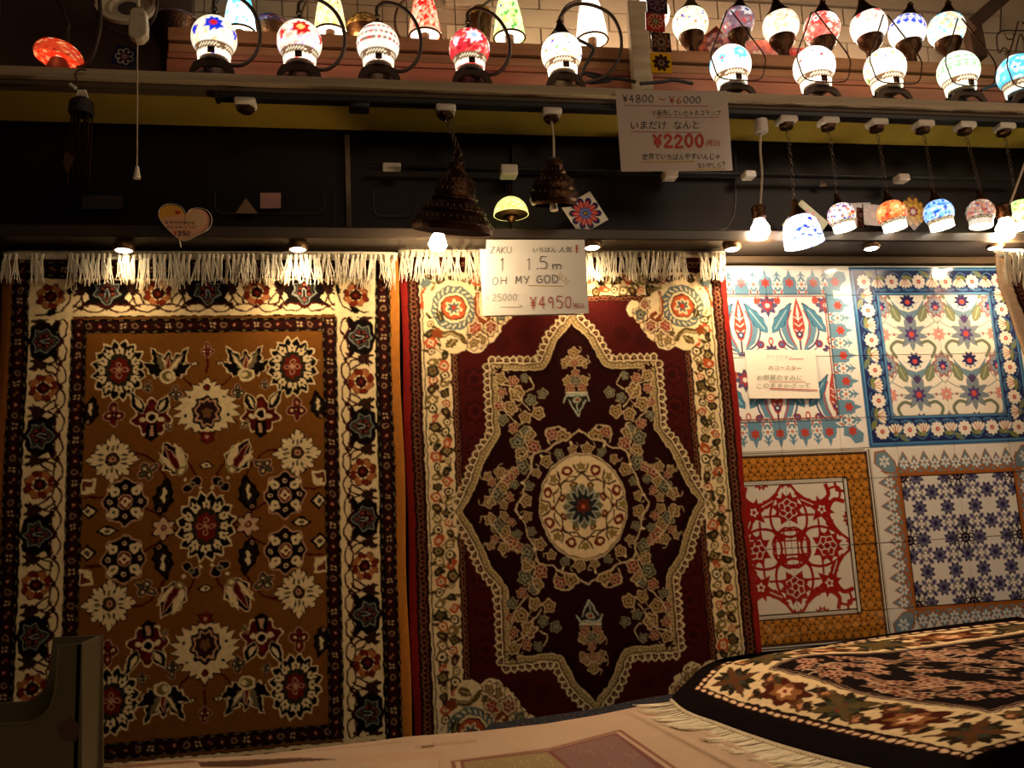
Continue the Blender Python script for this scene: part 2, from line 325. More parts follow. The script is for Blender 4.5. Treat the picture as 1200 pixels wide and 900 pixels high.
def rug_red(k=1.):
    W, H = 400, 600; rng = random.Random(5); c = Paint(W, H, k, R2)
    # border, drawn by sides
    for a in (0, 1):
        o = c.at(W if a else 0, H if a else 0, fx=-1 if a else 1, fy=-1 if a else 1)
        r_chain(o.at(8, 8), W-16, 13)
        r_border(o.at(22, 24), W-44, 31, rng)
        r_chain(o.at(55, 52), W-110, 9)
    for a in (0, 1):
        o = c.at(0 if a else W, H if a else 0, rot=-90 if a else 90)
        o.rect(0, 0, H, 9, '#84201a'); r_chain(o.at(0, 8), H, 14)
        o.rect(22, 22, H-22, 24.2, C2); o.rect(22, 24.2, H-22, 25.4, '#2c3022')
        r_border(o.at(25, 25.4), H-50, 30, rng)
        r_chain(o.at(52, 55), H-104, 9.5)
    c.rect(65, 60, W-65, H-60, R2)
    cx, cy = 200, 300
    # ghost rosettes tone on tone
    for fx in (1, -1):
        for fy in (1, -1):
            f = c.at(cx, cy, fx=fx, fy=fy)
            for y in (-150, -112, -74, -40): s = f.at(119, y); s.polar(13, 8, .1, '#340d0b'); s.polar(9, 6, .15, '#46130f'); s.polar(5, 5, .15, '#300b0a')
            for x, y in ((60, -200), (84, -192)): s = f.at(x, y); s.polar(10, 8, .12, '#360e0c')
    full = QP+[(x, -y) for x, y in QP[::-1][1:]]+[(-x, -y) for x, y in QP[1:]]+[(-x, y) for x, y in QP[::-1][1:-1]]
    full = np.array(full, float)
    # scallops outside
    seg = np.vstack([full, full[:1]]); d = np.r_[0, np.cumsum(np.hypot(*np.diff(seg, axis=0).T))]
    N = int(d[-1]/8.2); m = c.at(cx, cy)
    def walk(t): return np.interp(t, d, seg[:, 0]), np.interp(t, d, seg[:, 1])
    for i in range(N):
        t = (i+.5)*d[-1]/N; x, y = walk(t); xa, ya = walk(max(t-2, 0)); xb, yb = walk(min(t+2, d[-1]))
        dx, dy = xb-xa, yb-ya; L = math.hypot(dx, dy) or 1; nx, ny = dy/L, -dx/L
        a = math.degrees(math.atan2(ny, nx))+90; q = m.at(x, y, rot=a)
        q.line([(-4.2, 0), (-3.4, -4.6), (0, -7.2), (3.4, -4.6), (4.2, 0)], 1.7, '#d9c59a'); q.ell(.2, -3, 1.3, 1.2, '#8a7448', 8)
    def scaled(off):                                    # inset copy along normals
        P = full; A = np.roll(P, 1, 0); B = np.roll(P, -1, 0); T = B-A; T /= np.hypot(T[:, 0], T[:, 1])[:, None]
        return P+np.c_[-T[:, 1], T[:, 0]]*off
    m.poly(full, '#d9c59a'); m.poly(scaled(1.6), '#2c1810'); m.poly(scaled(2.8), '#8d7a50')
    seg2 = scaled(5.4)
    m.poly(scaled(8), '#c9b384'); m.poly(scaled(9.6), '#1e0606'); m.poly(scaled(16), R3)
    s2 = np.vstack([seg2, seg2[:1]]); d2 = np.r_[0, np.cumsum(np.hypot(*np.diff(s2, axis=0).T))]
    for i in range(int(d2[-1]/4.4)):
        t = (i+.5)*4.4; m.ell(float(np.interp(t, d2, s2[:, 0])), float(np.interp(t, d2, s2[:, 1])), 1.15, 1.15, '#c4ad7c', 6)
    # interior flowers (quadrant layout, mirrored)
    for fx in (1, -1):
        for fy in (1, -1):
            f = m.at(0, 0, fx=fx, fy=fy)
            sp = [((88, -150), 7, 0), ((74, -147), 6, 1), ((60, -150), 5, 2), ((70, -132), 9, 0), ((88, -134), 6, 1), ((54, -124), 6, 2), ((78, -116), 8, 0), ((90, -118), 6, 1), ((62, -104), 7, 0), ((88, -102), 6, 2), ((40, -131), 6, 2), ((46, -108), 7.5, 0),
                  ((76, -92), 6, 1), ((20, -80), 9, 0), ((32, -84), 7, 1), ((28, -68), 6, 1), ((60, -84), 9, 0), ((72, -76), 8, 2), ((54, -70), 8, 1), ((68, -62), 7, 0), ((62, -88), 6, 2),
                  ((52, -56), 7, 0), ((68, -48), 8, 2), ((78, -42), 6, 1), ((86, -36), 8, 1), ((94, -42), 6, 0), ((78, -28), 5, 2), ((92, -24), 7, 0), ((100, -18), 8, 2), ((84, -14), 5, 1), ((108, -10), 7, 0), ((104, -32), 5, 1), ((92, -6), 5, 0), ((108, -38), 5, 0)]
            for (x, y), r, kk in sp: r_fl(f.at(x, y, rot=x*7), r*.94, kk)
            for P in ([(88, -144), (74, -138), (64, -122), (56, -112)], [(90, -128), (84, -110), (72, -98)], [(56, -92), (64, -78), (60, -66), (74, -56)], [(72, -50), (86, -40), (98, -28), (110, -8)], [(16, -88), (24, -92), (38, -88), (36, -72)], [(54, -150), (50, -140), (58, -134)]):
                f.curve(P, 1.3, '#c9b48a')
            # corner ornament with cream ground
            o = c.at(cx, cy, fx=fx, fy=fy).at(137, -238)
            for x, y, r in ((0, 0, 30), (-20, 6, 24), (-38, 8, 16), (0, 24, 24), (-28, 30, 17), (-40, 26, 13), (-22, 44, 14), (-50, 14, 12), (2, 40, 18), (-34, 36, 12), (-58, 8, 11), (18, 0, 18)): o.ell(x, y, r, r, C2)
            o.ring(2, 4, 27, 9, T2, C2)
            for i in range(22): q = o.at(2, 4, rot=i*16.3); q.line([(-1.5, -24), (1.5, -20)], 1.6, C2)
            o.ell(2, 4, 15.5, 15.5, '#3a1a10'); o.ell(2, 4, 14, 14, U2); o.polar(9, 7, .2, C2, x=2, y=4); o.polar(6.4, 7, .3, '#4a5654', x=2, y=4); o.ell(2, 4, 3, 3, '#a03018')
            o.curve([(-26, -14), (-24, 0), (-26, 12), (-30, 20), (-36, 22), (-38, 16), (-33, 13)], 5, '#7a3c1c'); o.curve([(-26, -12), (-25, 6), (-28, 14)], 1.6, '#d6a878')
            o.curve([(22, 38), (6, 34), (-4, 38), (-10, 44), (-16, 42), (-14, 36)], 6, '#5a4a26'); o.curve([(20, 38), (6, 35), (-4, 40)], 1.6, '#a8966a')
            for x, y, r, kk in ((-22, 28, 8, 1), (-28, 42, 8, 0), (-40, 28, 7.5, 1), (-52, 14, 8, 2), (-20, 46, 7, 0), (-46, 2, 6, 1)): o.polar(r*1.25, 6, .15, '#4a2414', x=x, y=y); o.polar(r*1.08, 6, .15, C2, x=x, y=y); r_fl(o.at(x, y), r*.86, kk)
            leaf(o, 16, 20, 17, 4.6, 20, '#3c3420', None, .2, '#a8966a'); leaf(o, 14, 50, 18, 5, -60, '#5a4a26', None, .2, '#c0a870'); o.polar(6, 5, .15, '#7a3c1c', x=22, y=34)
            o.line([(-28, 24), (-16, 32)], 2, '#a03820'); o.line([(-28, 29), (-18, 35)], 1.5, '#a03820')
            o.line([(26, -24), (34, -12), (36, 4)], 3, '#e0c8a0'); o.line([(30, -25), (38, -12), (40, 4)], 3, '#a8482a'); o.ell(34, -26, 7, 6, T2)
    # vases top and bottom
    for fy in (1, -1):
        v = m.at(0, -150*fy, fy=fy)
        for x, y, r, kk in ((0, -28, 6, 0), (-8, -18, 6, 0), (8, -18, 6, 0), (0, -16, 5, 1), (-12, -14, 4, 0), (12, -14, 4, 0), (0, -4, 5, 1), (-9, 5, 6, 0), (9, 5, 6, 0), (0, 6, 6, 2), (-7, 13, 5, 1), (7, 13, 5, 1)): r_fl(v.at(x, y), r, kk)
        v.rect(-13, 18, 13, 20.5, '#c9c4a4'); v.poly([(-13, 22), (13, 22), (10, 30), (4, 40), (0, 44), (-4, 40), (-10, 30)], '#2a2018')
        v.line([(-15, 30), (-12, 22), (12, 22), (15, 30)], 1.6, '#a9b6a4'); v.line([(-10, 28), (-3, 40), (0, 46), (3, 40), (10, 28)], 1.7, '#a9b6a4'); v.ell(0, 28, 5, 4, '#9aa08a'); v.ell(0, 28, 2.6, 2, '#8a3a20'); v.line([(0, 33), (0, 40)], 1.5, '#a9b6a4')
    # central medallion
    for col, s in (('#c9b38a', 1.), ('#24070a', .975)):
        P = []
        for i in range(64):
            t = i*2*math.pi/64; r = 80*s*(1+.045*math.cos(8*t)+.03*math.cos(16*t)); P.append((r*math.sin(t)*.92, -r*math.cos(t)*1.02))
        m.poly(P, col)
    for i in range(24):
        q = m.at(0, 0, rot=i*15+7.5, sc=1); r_fl(q.at(0, -66), 6.4 if i % 3 == 0 else 5, (0, 2, 0)[i % 3])
        if i % 2: q.ell(0, -74, 1.6, 2.2, C2, 8)
    m.polar(58, 1, 0, '#c9b38a', .89, 1.06); m.polar(56, 1, 0, '#3a1410', .89, 1.06, m=40); m.polar(55, 1, 0, C2, .89, 1.06, m=40)
    for i in range(16):
        q = m.at(0, 0, rot=i*22.5, fx=1); q = m.at(0, 0).at(0, 0, .95, i*22.5)
        if i % 2: q.ell(0, -46, 7, 6, '#6e2412'); q.ell(0, -46, 3, 2.6, C2); q.line([(-8, -36), (0, -39), (8, -36)], 1.8, '#4c2a18')
        else: q.line([(-9, -50), (-5, -42), (0, -40), (5, -42), (9, -50)], 2.2, '#3a1c14'); q.polar(5, 5, .25, '#8c7a44', y=-48); q.ell(0, -37, 3, 2.4, '#6e1a12', 8)
    m.polar(34, 8, .09, '#4c3020', .95, 1.05); m.polar(31.5, 8, .09, C2, .95, 1.05)
    for i in range(8): q = m.at(0, 0, rot=i*45+22.5); q.ell(0, -26, 4.6, 3.2, '#5e2416'); q.ell(0, -26, 2, 1.4, '#c0a060', 8)
    m.polar(23, 12, .08, '#6c6a50', .95, 1.05); m.polar(19, 12, .3, '#b5b9a4', .95, 1.05, sharp=1, m=96); m.polar(16, 12, .3, '#22282a', .95, 1.05, sharp=1, m=96); m.polar(8, 8, .2, '#5c2a1e'); m.ell(0, 0, 2.6, 2.6, '#c05a40')
    return c.out(1.15)

# ---- tile pictures, each 222 x 222 units: 36 border, 75, 75, 36
def daisy(c, r, cen='#b8433c', n=10, col='#f0ebe2', edge=None):
    for i in range(n): c.at(0, 0, rot=i*360/n).ell(0, -r*.68, r*.27, r*.36, col, 9)
    c.ell(0, 0, r*.5, r*.5, col); c.ell(0, 0, r*.32, r*.32, cen); c.ell(0, 0, r*.12, r*.12, '#e8c8a8', 6)
def t_crest(c, L, big, small, red, line='#f2efe9', n=4):   # crest border: x along, y 0 inner .. 30 outer
    c.rect(0, -2, L, 9, big); st = L/n
    for i in range(n):
        x = (i+.5)*st; q = c.at(x, 0)
        q.poly([(-st*.30, 5), (-st*.30, 14), (-st*.22, 20), (-st*.1, 21), (-st*.05, 26), (0, 30), (st*.05, 26), (st*.1, 21), (st*.22, 20), (st*.30, 14), (st*.30, 5)], big)
        q.polar(5, 6, .25, red, y=13)
        x = i*st; q = c.at(x, 0)
        q.poly([(-4, 18), (-5.5, 21), (-2, 24), (0, 28), (2, 24), (5.5, 21), (4, 18)], big)
        for sg in (-1, 1): q.curve([(sg*2, 21), (sg*st*.16, 17), (sg*st*.2, 8), (sg*st*.1, 2), (0, 1)], 1.5, line); leaf(q, sg*st*.17, 4, 11, 2.4, -sg*14, line); leaf(q, sg*st*.17, 5, 8, 1.2, -sg*14, red)
        q.ell(0, 11, 6.2, 8, big); daisy(q.at(0, 11), 6, red, 6)
def tile_blue(k):
    BL, WH, RE, PU = '#6792ad', '#efece6', '#b8483c', '#5a4a6e'; c = Paint(222, 222, k, WH)
    for a in range(4):
        q = c.at(111, 111, rot=90*a)
        t_crest(q.at(-78, 78), 156, BL, BL, RE, n=5)
        s = q.at(78, 78, rot=0); s.rect(-2, -2, 9, 9, BL); s.poly([(4, 4), (18, 2), (20, 10), (28, 16), (26, 26), (16, 28), (10, 20), (2, 18)], BL); s.polar(5, 6, .25, RE, x=14, y=13)
        q.rect(-78, 76.5, 78, 78.2, '#54606e'); q.rect(-75, 73.4, 75, 74.6, '#9c4a44')
    def leaf_b(x, y, L, w, r, col='#4d86a3'): leaf(c, x, y, L, w, r, col, '#34506c', .13, '#a9c6d2')
    for cx, cy in ((148.5, 70), (73.5, 70), (111, 158), (36, 158), (186, 158)):
        q = c.at(cx, cy)
        for sg in (-1, 1):
            q.curve([(sg*2, 36), (sg*18, 26), (sg*25, 8), (sg*16, -14), (sg*7, -24)], 2.2, '#2f4c78')
            q.poly([(sg*3, 34), (sg*17, 24), (sg*23, 8), (sg*16, -10), (sg*7, -22), (sg*13, -2), (sg*10, 16)], BL); q.curve([(sg*6, 28), (sg*13, 14), (sg*14, 0), (sg*8, -16)], 1.6, RE)
            leaf(q, sg*3, 38, 16, 2.2, sg*30, BL); q.ell(sg*24, 26, 5, 5, '#8c3a4e'); q.ell(sg*24, 26, 2.4, 2.4, '#5a6aa0')
            q.curve([(0, 38), (sg*14, 35), (sg*24, 28)], 1.3, PU)
        q.poly([(0, -32), (6, -12), (8, 6), (4, 18), (0, 22), (-4, 18), (-8, 6), (-6, -12)], RE); q.poly([(0, -24), (2, -12), (0, 0), (-2, -12)], WH)
        for yy in (-8, 0, 8): q.line([(-5, yy), (0, yy+4), (5, yy)], 1.2, WH)
        q.ell(0, 14, 4, 4, '#2c3e70'); q.ell(0, 14, 1.8, 1.8, WH, 8); q.line([(0, 22), (0, 39)], 2.4, PU); q.rect(-5, 38, 5, 40, PU)
    for cx, cy in ((111, 82), (36, 82), (186, 82), (73.5, 172), (148.5, 172)):
        leaf_b(cx-3, cy, 44, 6.4, -36); leaf_b(cx+3, cy, 44, 6.4, 36)
        q = c.at(cx, cy-34); q.polar(11, 8, .2, PU); q.polar(7, 6, .2, '#a9434a'); q.ell(0, 0, 3, 3, WH)
        for sg in (-1, 1): q.ell(sg*13, -6, 4.2, 5, '#bb5040'); q.curve([(0, 14), (sg*6, 2), (sg*13, -3)], 1.2, '#4d6a8a')
        q = c.at(cx, cy+16); q.ell(0, -6, 3.4, 5, RE); q.ell(0, -6, 1.8, 3, WH)
        for b in (-70, -35, 0, 35, 70): q.at(0, 8, rot=b).ell(0, -7, 2.2, 3.6, PU, 9)
    for y in (12, 36): pass
    m = c; inside = np.ones(1)
    d = Paint(222, 222, k, WH); d.A[:] = c.A
    for a in range(4):                                  # redraw the border over the field motifs
        q = c.at(111, 111, rot=90*a); q.rect(-111, 76, 111, 111, WH)
    for a in range(4):
        q = c.at(111, 111, rot=90*a)
        t_crest(q.at(-78, 78), 156, BL, BL, RE, n=5)
        s = q.at(78, 78); s.rect(-2, -2, 9, 9, BL); s.poly([(4, 4), (18, 2), (20, 10), (28, 16), (26, 26), (16, 28), (10, 20), (2, 18)], BL); s.polar(5, 6, .25, RE, x=14, y=13)
        q.rect(-78, 76.5, 78, 78.2, '#54606e'); q.rect(-75, 73.4, 75, 74.6, '#9c4a44')
    return c.out()
def tile_navy(k):
    WH, NV, B1, GR = '#e9e6dc', '#26305e', '#3f78ab', '#6f7a66'; c = Paint(222, 222, k, WH)
    for ix in range(-1, 4):
        for iy in range(-1, 4):
            x, y = 36+37.5+75*ix, 36+75*iy; q = c.at(x, y)
            q.at(0, 12).poly([(-24, -8), (-12, 6), (0, 10), (12, 6), (24, -8), (18, 8), (6, 18), (-6, 18), (-18, 8)], '#6d8ca0'); q.polar(9, 9, .26, '#2c2c5c', y=8, sharp=1, m=54); q.ell(0, 9, 3.4, 3, '#c25048'); q.curve([(-16, 8), (-4, 15), (4, 15), (16, 8)], 1.2, '#b9cfd6'); q.polar(6, 8, .25, '#4c3f6a', y=32, sharp=1, m=48)
            for sg in (-1, 1):
                q.curve([(sg*24, 4), (sg*30, -8), (sg*22, -16), (sg*12, -14)], 4, GR); leaf(q, sg*14, 34, 24, 5.6, sg*24, '#7b8668', '#5c6658', .1, '#a9b096'); q.curve([(0, 38), (sg*18, 42), (sg*34, 34)], 1.3, '#8a9a9a')
                q.curve([(sg*37, -4), (sg*30, 8), (sg*26, 22), (sg*37, 36)], 1.3, '#8a9a9a')
            q = c.at(x+37.5, y+14); q.polar(13, 9, .15, '#9a6a6c', 1, 1.1); q.polar(10, 9, .15, '#8b9aa8', 1, 1.1); q.polar(6, 7, .2, '#3a3c78'); q.ell(0, 2, 3, 3, '#d0483e'); q.ell(0, 2, 1.2, 1.2, WH, 6)
            q = c.at(x, y+50); q.polar(17, 9, .3, '#7a8a98', sharp=1, m=72, ry=.95); q.polar(8, 7, .25, '#4e4478'); q.ell(0, 0, 3.6, 3.6, '#c25048')
            q = c.at(x+37.5, y+50); q.polar(8, 8, .2, '#a9a6b4'); daisy(q, 8, '#c23c36', 8, '#d89890'); q.ell(0, 0, 2, 2, WH, 8)
            for sg in (-1, 1): q.ell(sg*14, 0, 2, 2, '#b04a48', 8); q.line([(sg*9, 0), (sg*20, 0)], 1, '#8a9a9a')
    for a in range(4):
        q = c.at(111, 111, rot=90*a); q.poly([(-75, 75), (75, 75), (111, 111), (-111, 111)], NV)
        q.poly([(-75, 75), (75, 75), (78, 78), (-78, 78)], '#5588b4'); q.poly([(-106, 106), (106, 106), (111, 111), (-111, 111)], '#4f86b8'); q.poly([(-108.5, 108.5), (108.5, 108.5), (109.7, 109.7), (-109.7, 109.7)], '#24345c')
        n = 11; L = 186
        for i in range(n):
            x = -93+L*i/(n-1)
            if i in (0, n-1): daisy(q.at(x, 92), 9); continue
            s = q.at(x, 92)
            s.curve([(-10, 8), (-2, 11), (6, 4), (12, -8)], 1.4, '#4f79a4'); s.curve([(-10, -10), (-3, -11), (4, -9)], 3, '#45709c')
            if i % 2: 
                leaf(s, 4, 6, 15, 3.4, -60+180*(i % 4 == 1), '#7a8458')
                for b in (-34, -17, 0, 17, 34): s.at(0, 7, rot=b).ell(0, -10, 2.1, 5.4, '#ece4d6', 9)
                s.ell(0, 5, 3.4, 2.6, '#8a9468'); 
                for b in (-20, 0, 20): s.at(0, 7, rot=b).line([(0, -4), (0, -12)], .9, '#b8483c')
            else: leaf(s, 8, 4, 15, 3, 100, '#7a8458'); daisy(s, 9)
    return c.out()
def tile_gold(k):
    WH, RE, OG, KK = '#e6e0d2', '#9c1f1c', '#c07f2e', '#2a1a12'; c = Paint(222, 222, k, OG)
    c.rect(37, 37, 185, 185, WH); m = c.at(111, 111)
    def bl(q, s=1.):
        q = q.at(0, 0, sc=s)
        for L, r in ((9, 22),): pass
        for b in (-150, -115, -80, -45, -15, 15, 45, 80, 115, 150): q.at(0, 0, rot=b).poly([(0, -8), (-5, -14), (-2, -18), (0, -22), (2, -18), (5, -14)], RE)
        q.ell(0, 0, 13, 14, RE)
        for b in (-120, -60, 0, 60, 120, 180): q.at(0, 0, rot=b).line([(-5, -9), (0, -13), (5, -9), (0, -4)], 1.1, WH)
        q.ring(0, 0, 5, 1.1, WH, RE)
    for a in range(4):
        q = m.at(0, 0, rot=90*a)
        for sg in (-1, 1):
            q.curve([(sg*4, -74), (sg*14, -60), (sg*22, -40), (sg*20, -22), (sg*8, -14), (0, -12)], 3.2, RE); q.curve([(0, -20), (sg*14, -18), (sg*22, -8), (sg*22, 0)], 2.6, RE)
            q.curve([(sg*12, -62), (sg*26, -52), (sg*40, -50), (sg*52, -58), (sg*50, -70)], 5, RE)
        q.ell(-12, -12, 6.5, 5, RE); bl(q.at(0, -44), .95)
        s = q.at(42, -42, rot=45)
        s.poly([(0, -15), (5, -7), (15, -8), (9, 0), (15, 8), (5, 7), (0, 18), (-5, 7), (-15, 8), (-9, 0), (-15, -8), (-5, -7)], RE); s.polar(4.4, 5, .25, WH); s.polar(2.4, 5, .2, RE)
        for sg in (-1, 1): leaf(s, sg*8, 2, 24, 5, sg*110, RE, None, .1, WH); s.curve([(sg*4, 12), (sg*16, 22), (sg*30, 20)], 2.6, RE)
        s.curve([(0, -12), (8, -24), (0, -34), (-8, -24), (0, -12)], 3, RE); s.curve([(0, -30), (14, -38), (24, -30)], 3.4, RE); s.curve([(0, -30), (-14, -38), (-24, -30)], 3.4, RE)
        bl(q.at(0, -84, rot=180), .8)
        h = q.at(72, -30); bl(h.at(6, 0, rot=-90), .55)
        m.ring(0, 0, 1, .5, RE, WH)
    for a in range(4):
        m.at(0, 0, rot=90*a).line([(-20, -8), (20, -8)], 2, RE)
        m.at(0, 0, rot=90*a).poly([(-75, -75), (75, -75), (111, -111), (-111, -111)], OG)
    # star and hexagon line net
    st = 10.57
    for i in range(22):
        for j in range(22):
            x, y = i*st, j*st
            if 36 < x < 186 and 36 < y < 186: continue
            q = c.at(x, y)
            if (i+j) % 2 == 0:
                q.polar(5.4, 6, .0, '#3a2410', m=6); q.polar(4.5, 6, 0, '#c88534', m=6)
            else:
                q.polar(4.8, 5, .42, '#3a2410', sharp=1, m=40); q.polar(3.2, 5, .42, '#c88434', sharp=1, m=40)
    for a in range(4):
        q = c.at(111, 111, rot=90*a)
        q.rect(-111, 104, 111, 111, WH); q.rect(-109, 108.4, 109, 109.6, KK); q.rect(-107, 104, 107, 107, KK); q.rect(-105, 105.2, 105, 106.4, '#6a5040')
        q.rect(-78, 72, 78, 78.5, KK); q.rect(-76.5, 73.5, 76.5, 77, WH)
    return c.out()
def tile_lilac(k):
    WH, SL, BR, VI, KK = '#e8e5de', '#74909f', '#a5622c', '#6c6b88', '#231a26'; c = Paint(222, 222, k, WH); st = 37.
    for i in range(-1, 7):
        for j in range(-1, 7):
            x, y = 37+i*st, 37+j*st; q = c.at(x, y)
            if (i+j) % 2 == 0 and i % 2 == 0 and (i//2+j//2) % 1 == 0:
                for b in range(10): s = q.at(0, 0, rot=36*b); s.line([(0, -3), (5, -10), (0, -17), (-5, -10), (0, -3)], 1.2, KK)
                q.ell(0, 0, 6.4, 6.4, KK); q.ring(0, 0, 3.4, 1, '#9c8aa0', KK)
            for b in (45, 135, 225, 315): q.at(0, 0, rot=b).line([(0, -14), (0, -24)], 1, KK)
            for dx, dy in ((18.5, 0), (0, 18.5)):
                s = c.at(x+dx, y+dy); s.polar(8.6, 8, .24, '#403e5e', sharp=1, m=48); s.polar(6.6, 7, .18, VI); s.polar(3.4, 5, .2, '#35305a')
            s = c.at(x+18.5, y+18.5); s.line([(-6, 0), (0, -7), (6, 0), (0, 7), (-6, 0)], 1.1, KK)
            for b in (0, 90, 180, 270): s.at(0, 0, rot=b+45).ell(0, -9, 3.2, 4.2, '#8c88aa', 9); s.at(0, 0, rot=b+45).ell(0, -9, 1.6, 2, '#4d4a72', 8)
    for a in range(4):
        q = c.at(111, 111, rot=90*a); q.poly([(-75, 75), (75, 75), (111, 111), (-111, 111)], WH)
    for a in range(4):
        q = c.at(111, 111, rot=90*a); q.poly([(-75, 75), (75, 75), (83, 83), (-83, 83)], BR); q.rect(-76, 75, 76, 76, KK)
        n = 6; s0 = 166/n
        for i in range(n):
            for hh, x in ((24, -83+(i+.5)*s0), (19, -83+i*s0)):
                s = q.at(x, 80)
                for col, e in ((BR, 1.6), (SL, 0)):
                    s.poly([(-s0*.3-e, 0), (-s0*.3-e, 6), (-s0*.2-e, 12), (-s0*.12-e, hh-7), (0, hh+e), (s0*.12+e, hh-7), (s0*.2+e, 12), (s0*.3+e, 6), (s0*.3+e, 0)], col)
        q.curve([(-83+i*166/24, 83+2.2*(1 if i % 2 else -1)) for i in range(25)], 2.2, BR, 3)
        for i in range(n):
            for hh, x in ((24, -83+(i+.5)*s0), (19, -83+i*s0)):
                s = q.at(x, 80+hh*.45)
                for b in (0, 60, 120, 180, 240, 300): s.at(0, 0, rot=b).ell(0, -4, 1.6, 2.6, '#dfe3e2', 8)
                s.ell(0, 0, 1.4, 1.4, BR, 8)
        s = q.at(88, 88)
        for col, e in ((BR, 1.8), (SL, 0)): s.poly([(-8-e, -4), (-4, -8-e), (6, -6-e), (18+e, 4), (16+e, 16+e), (4, 18+e), (-6-e, 6)], col)
        for b in range(0, 360, 60): s.at(6, 6, rot=b).ell(0, -4.5, 1.8, 3, '#dfe3e2', 8)
    return c.out()

# ---- black and cream rug on the pile, u along the fringed end (0..300), v away from it (0..330)
def rug_pile(k=1.):
    W, H = 300, 330; rng = random.Random(9); c = Paint(W, H, k, '#120a0b'); CC = '#e2c89c'
    def bead(q, L):
        q.rect(0, 0, L, 9, '#1c0d0c'); q.rect(0, 1.2, L, 7.8, '#38130f')
        for i in range(int(L/8)): q.ell(i*8+4, 4.5, 3.1, 2.5, '#e6c39c', 10)
    def band(q, L, n):
        q.rect(0, 0, L, 46, CC); st = L/n
        for i in range(n):
            s = q.at((i+.5)*st, 23)
            if i % 2 == 0:
                s.polar(19, 12, .2, '#2a2216', sharp=1, m=72); s.polar(12, 8, .2, '#3d4030'); s.polar(6, 6, .2, '#7c2c20')
                for b in (50, 130, 230, 310): leaf(s, 0, 0, 25, 4.6, b, '#5a4a2c', serr=.2)
            else:
                s.polar(18, 7, .18, '#4a1c12', 1.2, .85); s.polar(11, 6, .2, '#8a5a34', 1.2, .85); s.polar(6, 5, .2, '#e2b48c'); s.ell(0, 0, 2, 2, '#7a2018')
                leaf(s, -8, 8, 22, 5, -110, '#3a3a28', serr=.2); leaf(s, 8, -8, 22, 5, 70, '#5e2e1a', serr=.2)
            for sg in (-1, 1):
                w = q.at((i+.5)*st+sg*st*.42, 12 if sg > 0 else 34); w.polar(7, 5, .3, '#6a4c2a'); w.polar(3.4, 4, .2, '#c0825c'); leaf(w, 0, 4, 15, 4, sg*60, '#2c2418', serr=.2); w.curve([(-10, 6), (0, -6), (12, 4)], 1.6, '#55301c')
        q.rect(0, 0, L, 1.4, '#1c0d0c'); q.rect(0, 44.6, L, 46, '#1c0d0c')
    bead(c.at(16, 32), W-32); bead(c.at(25, 32, rot=90), H-40); bead(c.at(W-16, 32, rot=90), H-40)
    band(c.at(25, 41), W-50, 5); band(c.at(25, H, rot=-90), H-87, 5); band(c.at(W-25, 87, rot=90), H-87, 5)
    for x0, x1, y0 in ((25, 71, 41), (W-71, W-25, 41)):
        c.rect(x0, y0, x1, y0+46, CC); s = c.at((x0+x1)/2, y0+23); s.polar(18, 12, .2, '#2a2216', sharp=1, m=72); s.polar(10, 8, .2, '#3d4030'); s.polar(5, 6, .2, '#7c2c20')
        for b in (45, 135, 225, 315): leaf(s, 0, 0, 26, 4, b, '#5a3a20', serr=.2)
    c.rect(71, 87, W-71, H, '#160c0d')
    for e, col in ((0, '#b89a80'), (1.2, '#241012'), (3, '#8a6a55'), (4, '#160c0d')): c.rect(71+e, 87+e, W-71-e, H, col)
    for i in range(330):
        x, y = rng.uniform(84, W-84), rng.uniform(98, H); s = c.at(x, y, rot=rng.uniform(0, 360)); t = rng.random()
        if t < .45: s.polar(rng.uniform(3.5, 7), 6, .25, '#b98f74'); s.polar(3.4, 5, .2, '#5e2018'); s.ell(0, 0, 1.2, 1.2, '#dcbc98', 6)
        elif t < .8: leaf(s, 0, 0, rng.uniform(9, 15), 2.6, 0, '#8c6a52', '#241010')
        else: s.curve([(-9, 0), (-3, -6), (4, 3), (10, -3)], 1.3, '#c8a88c')
    return c.out(1.15)

def rug_edge(k=1.):                                     # the rug at the right frame edge
    W, H = 150, 290; c = Paint(W, H, k, C2); rng = random.Random(3)
    c.rect(0, 0, 14, H, '#dcb994'); c.rect(14, 0, 16, H, '#3a1a12')
    q = c.at(28, 0, rot=90); r_chain(q, H, 12, 6.5); c.rect(28, 0, 31, H, '#e0cfa6'); r_border(c.at(31+46, 0, rot=90), H, 46, rng)
    for i in range(9): g_shield(c.at(56, 26+i*62, rot=90), .9); 
    r_chain(c.at(92, 0, rot=90), H, 12, 6.5); c.rect(92, 20, W, H, '#2c1a14')
    c.rect(0, 0, W, 6, '#c7a684')
    return c.out(1.15)

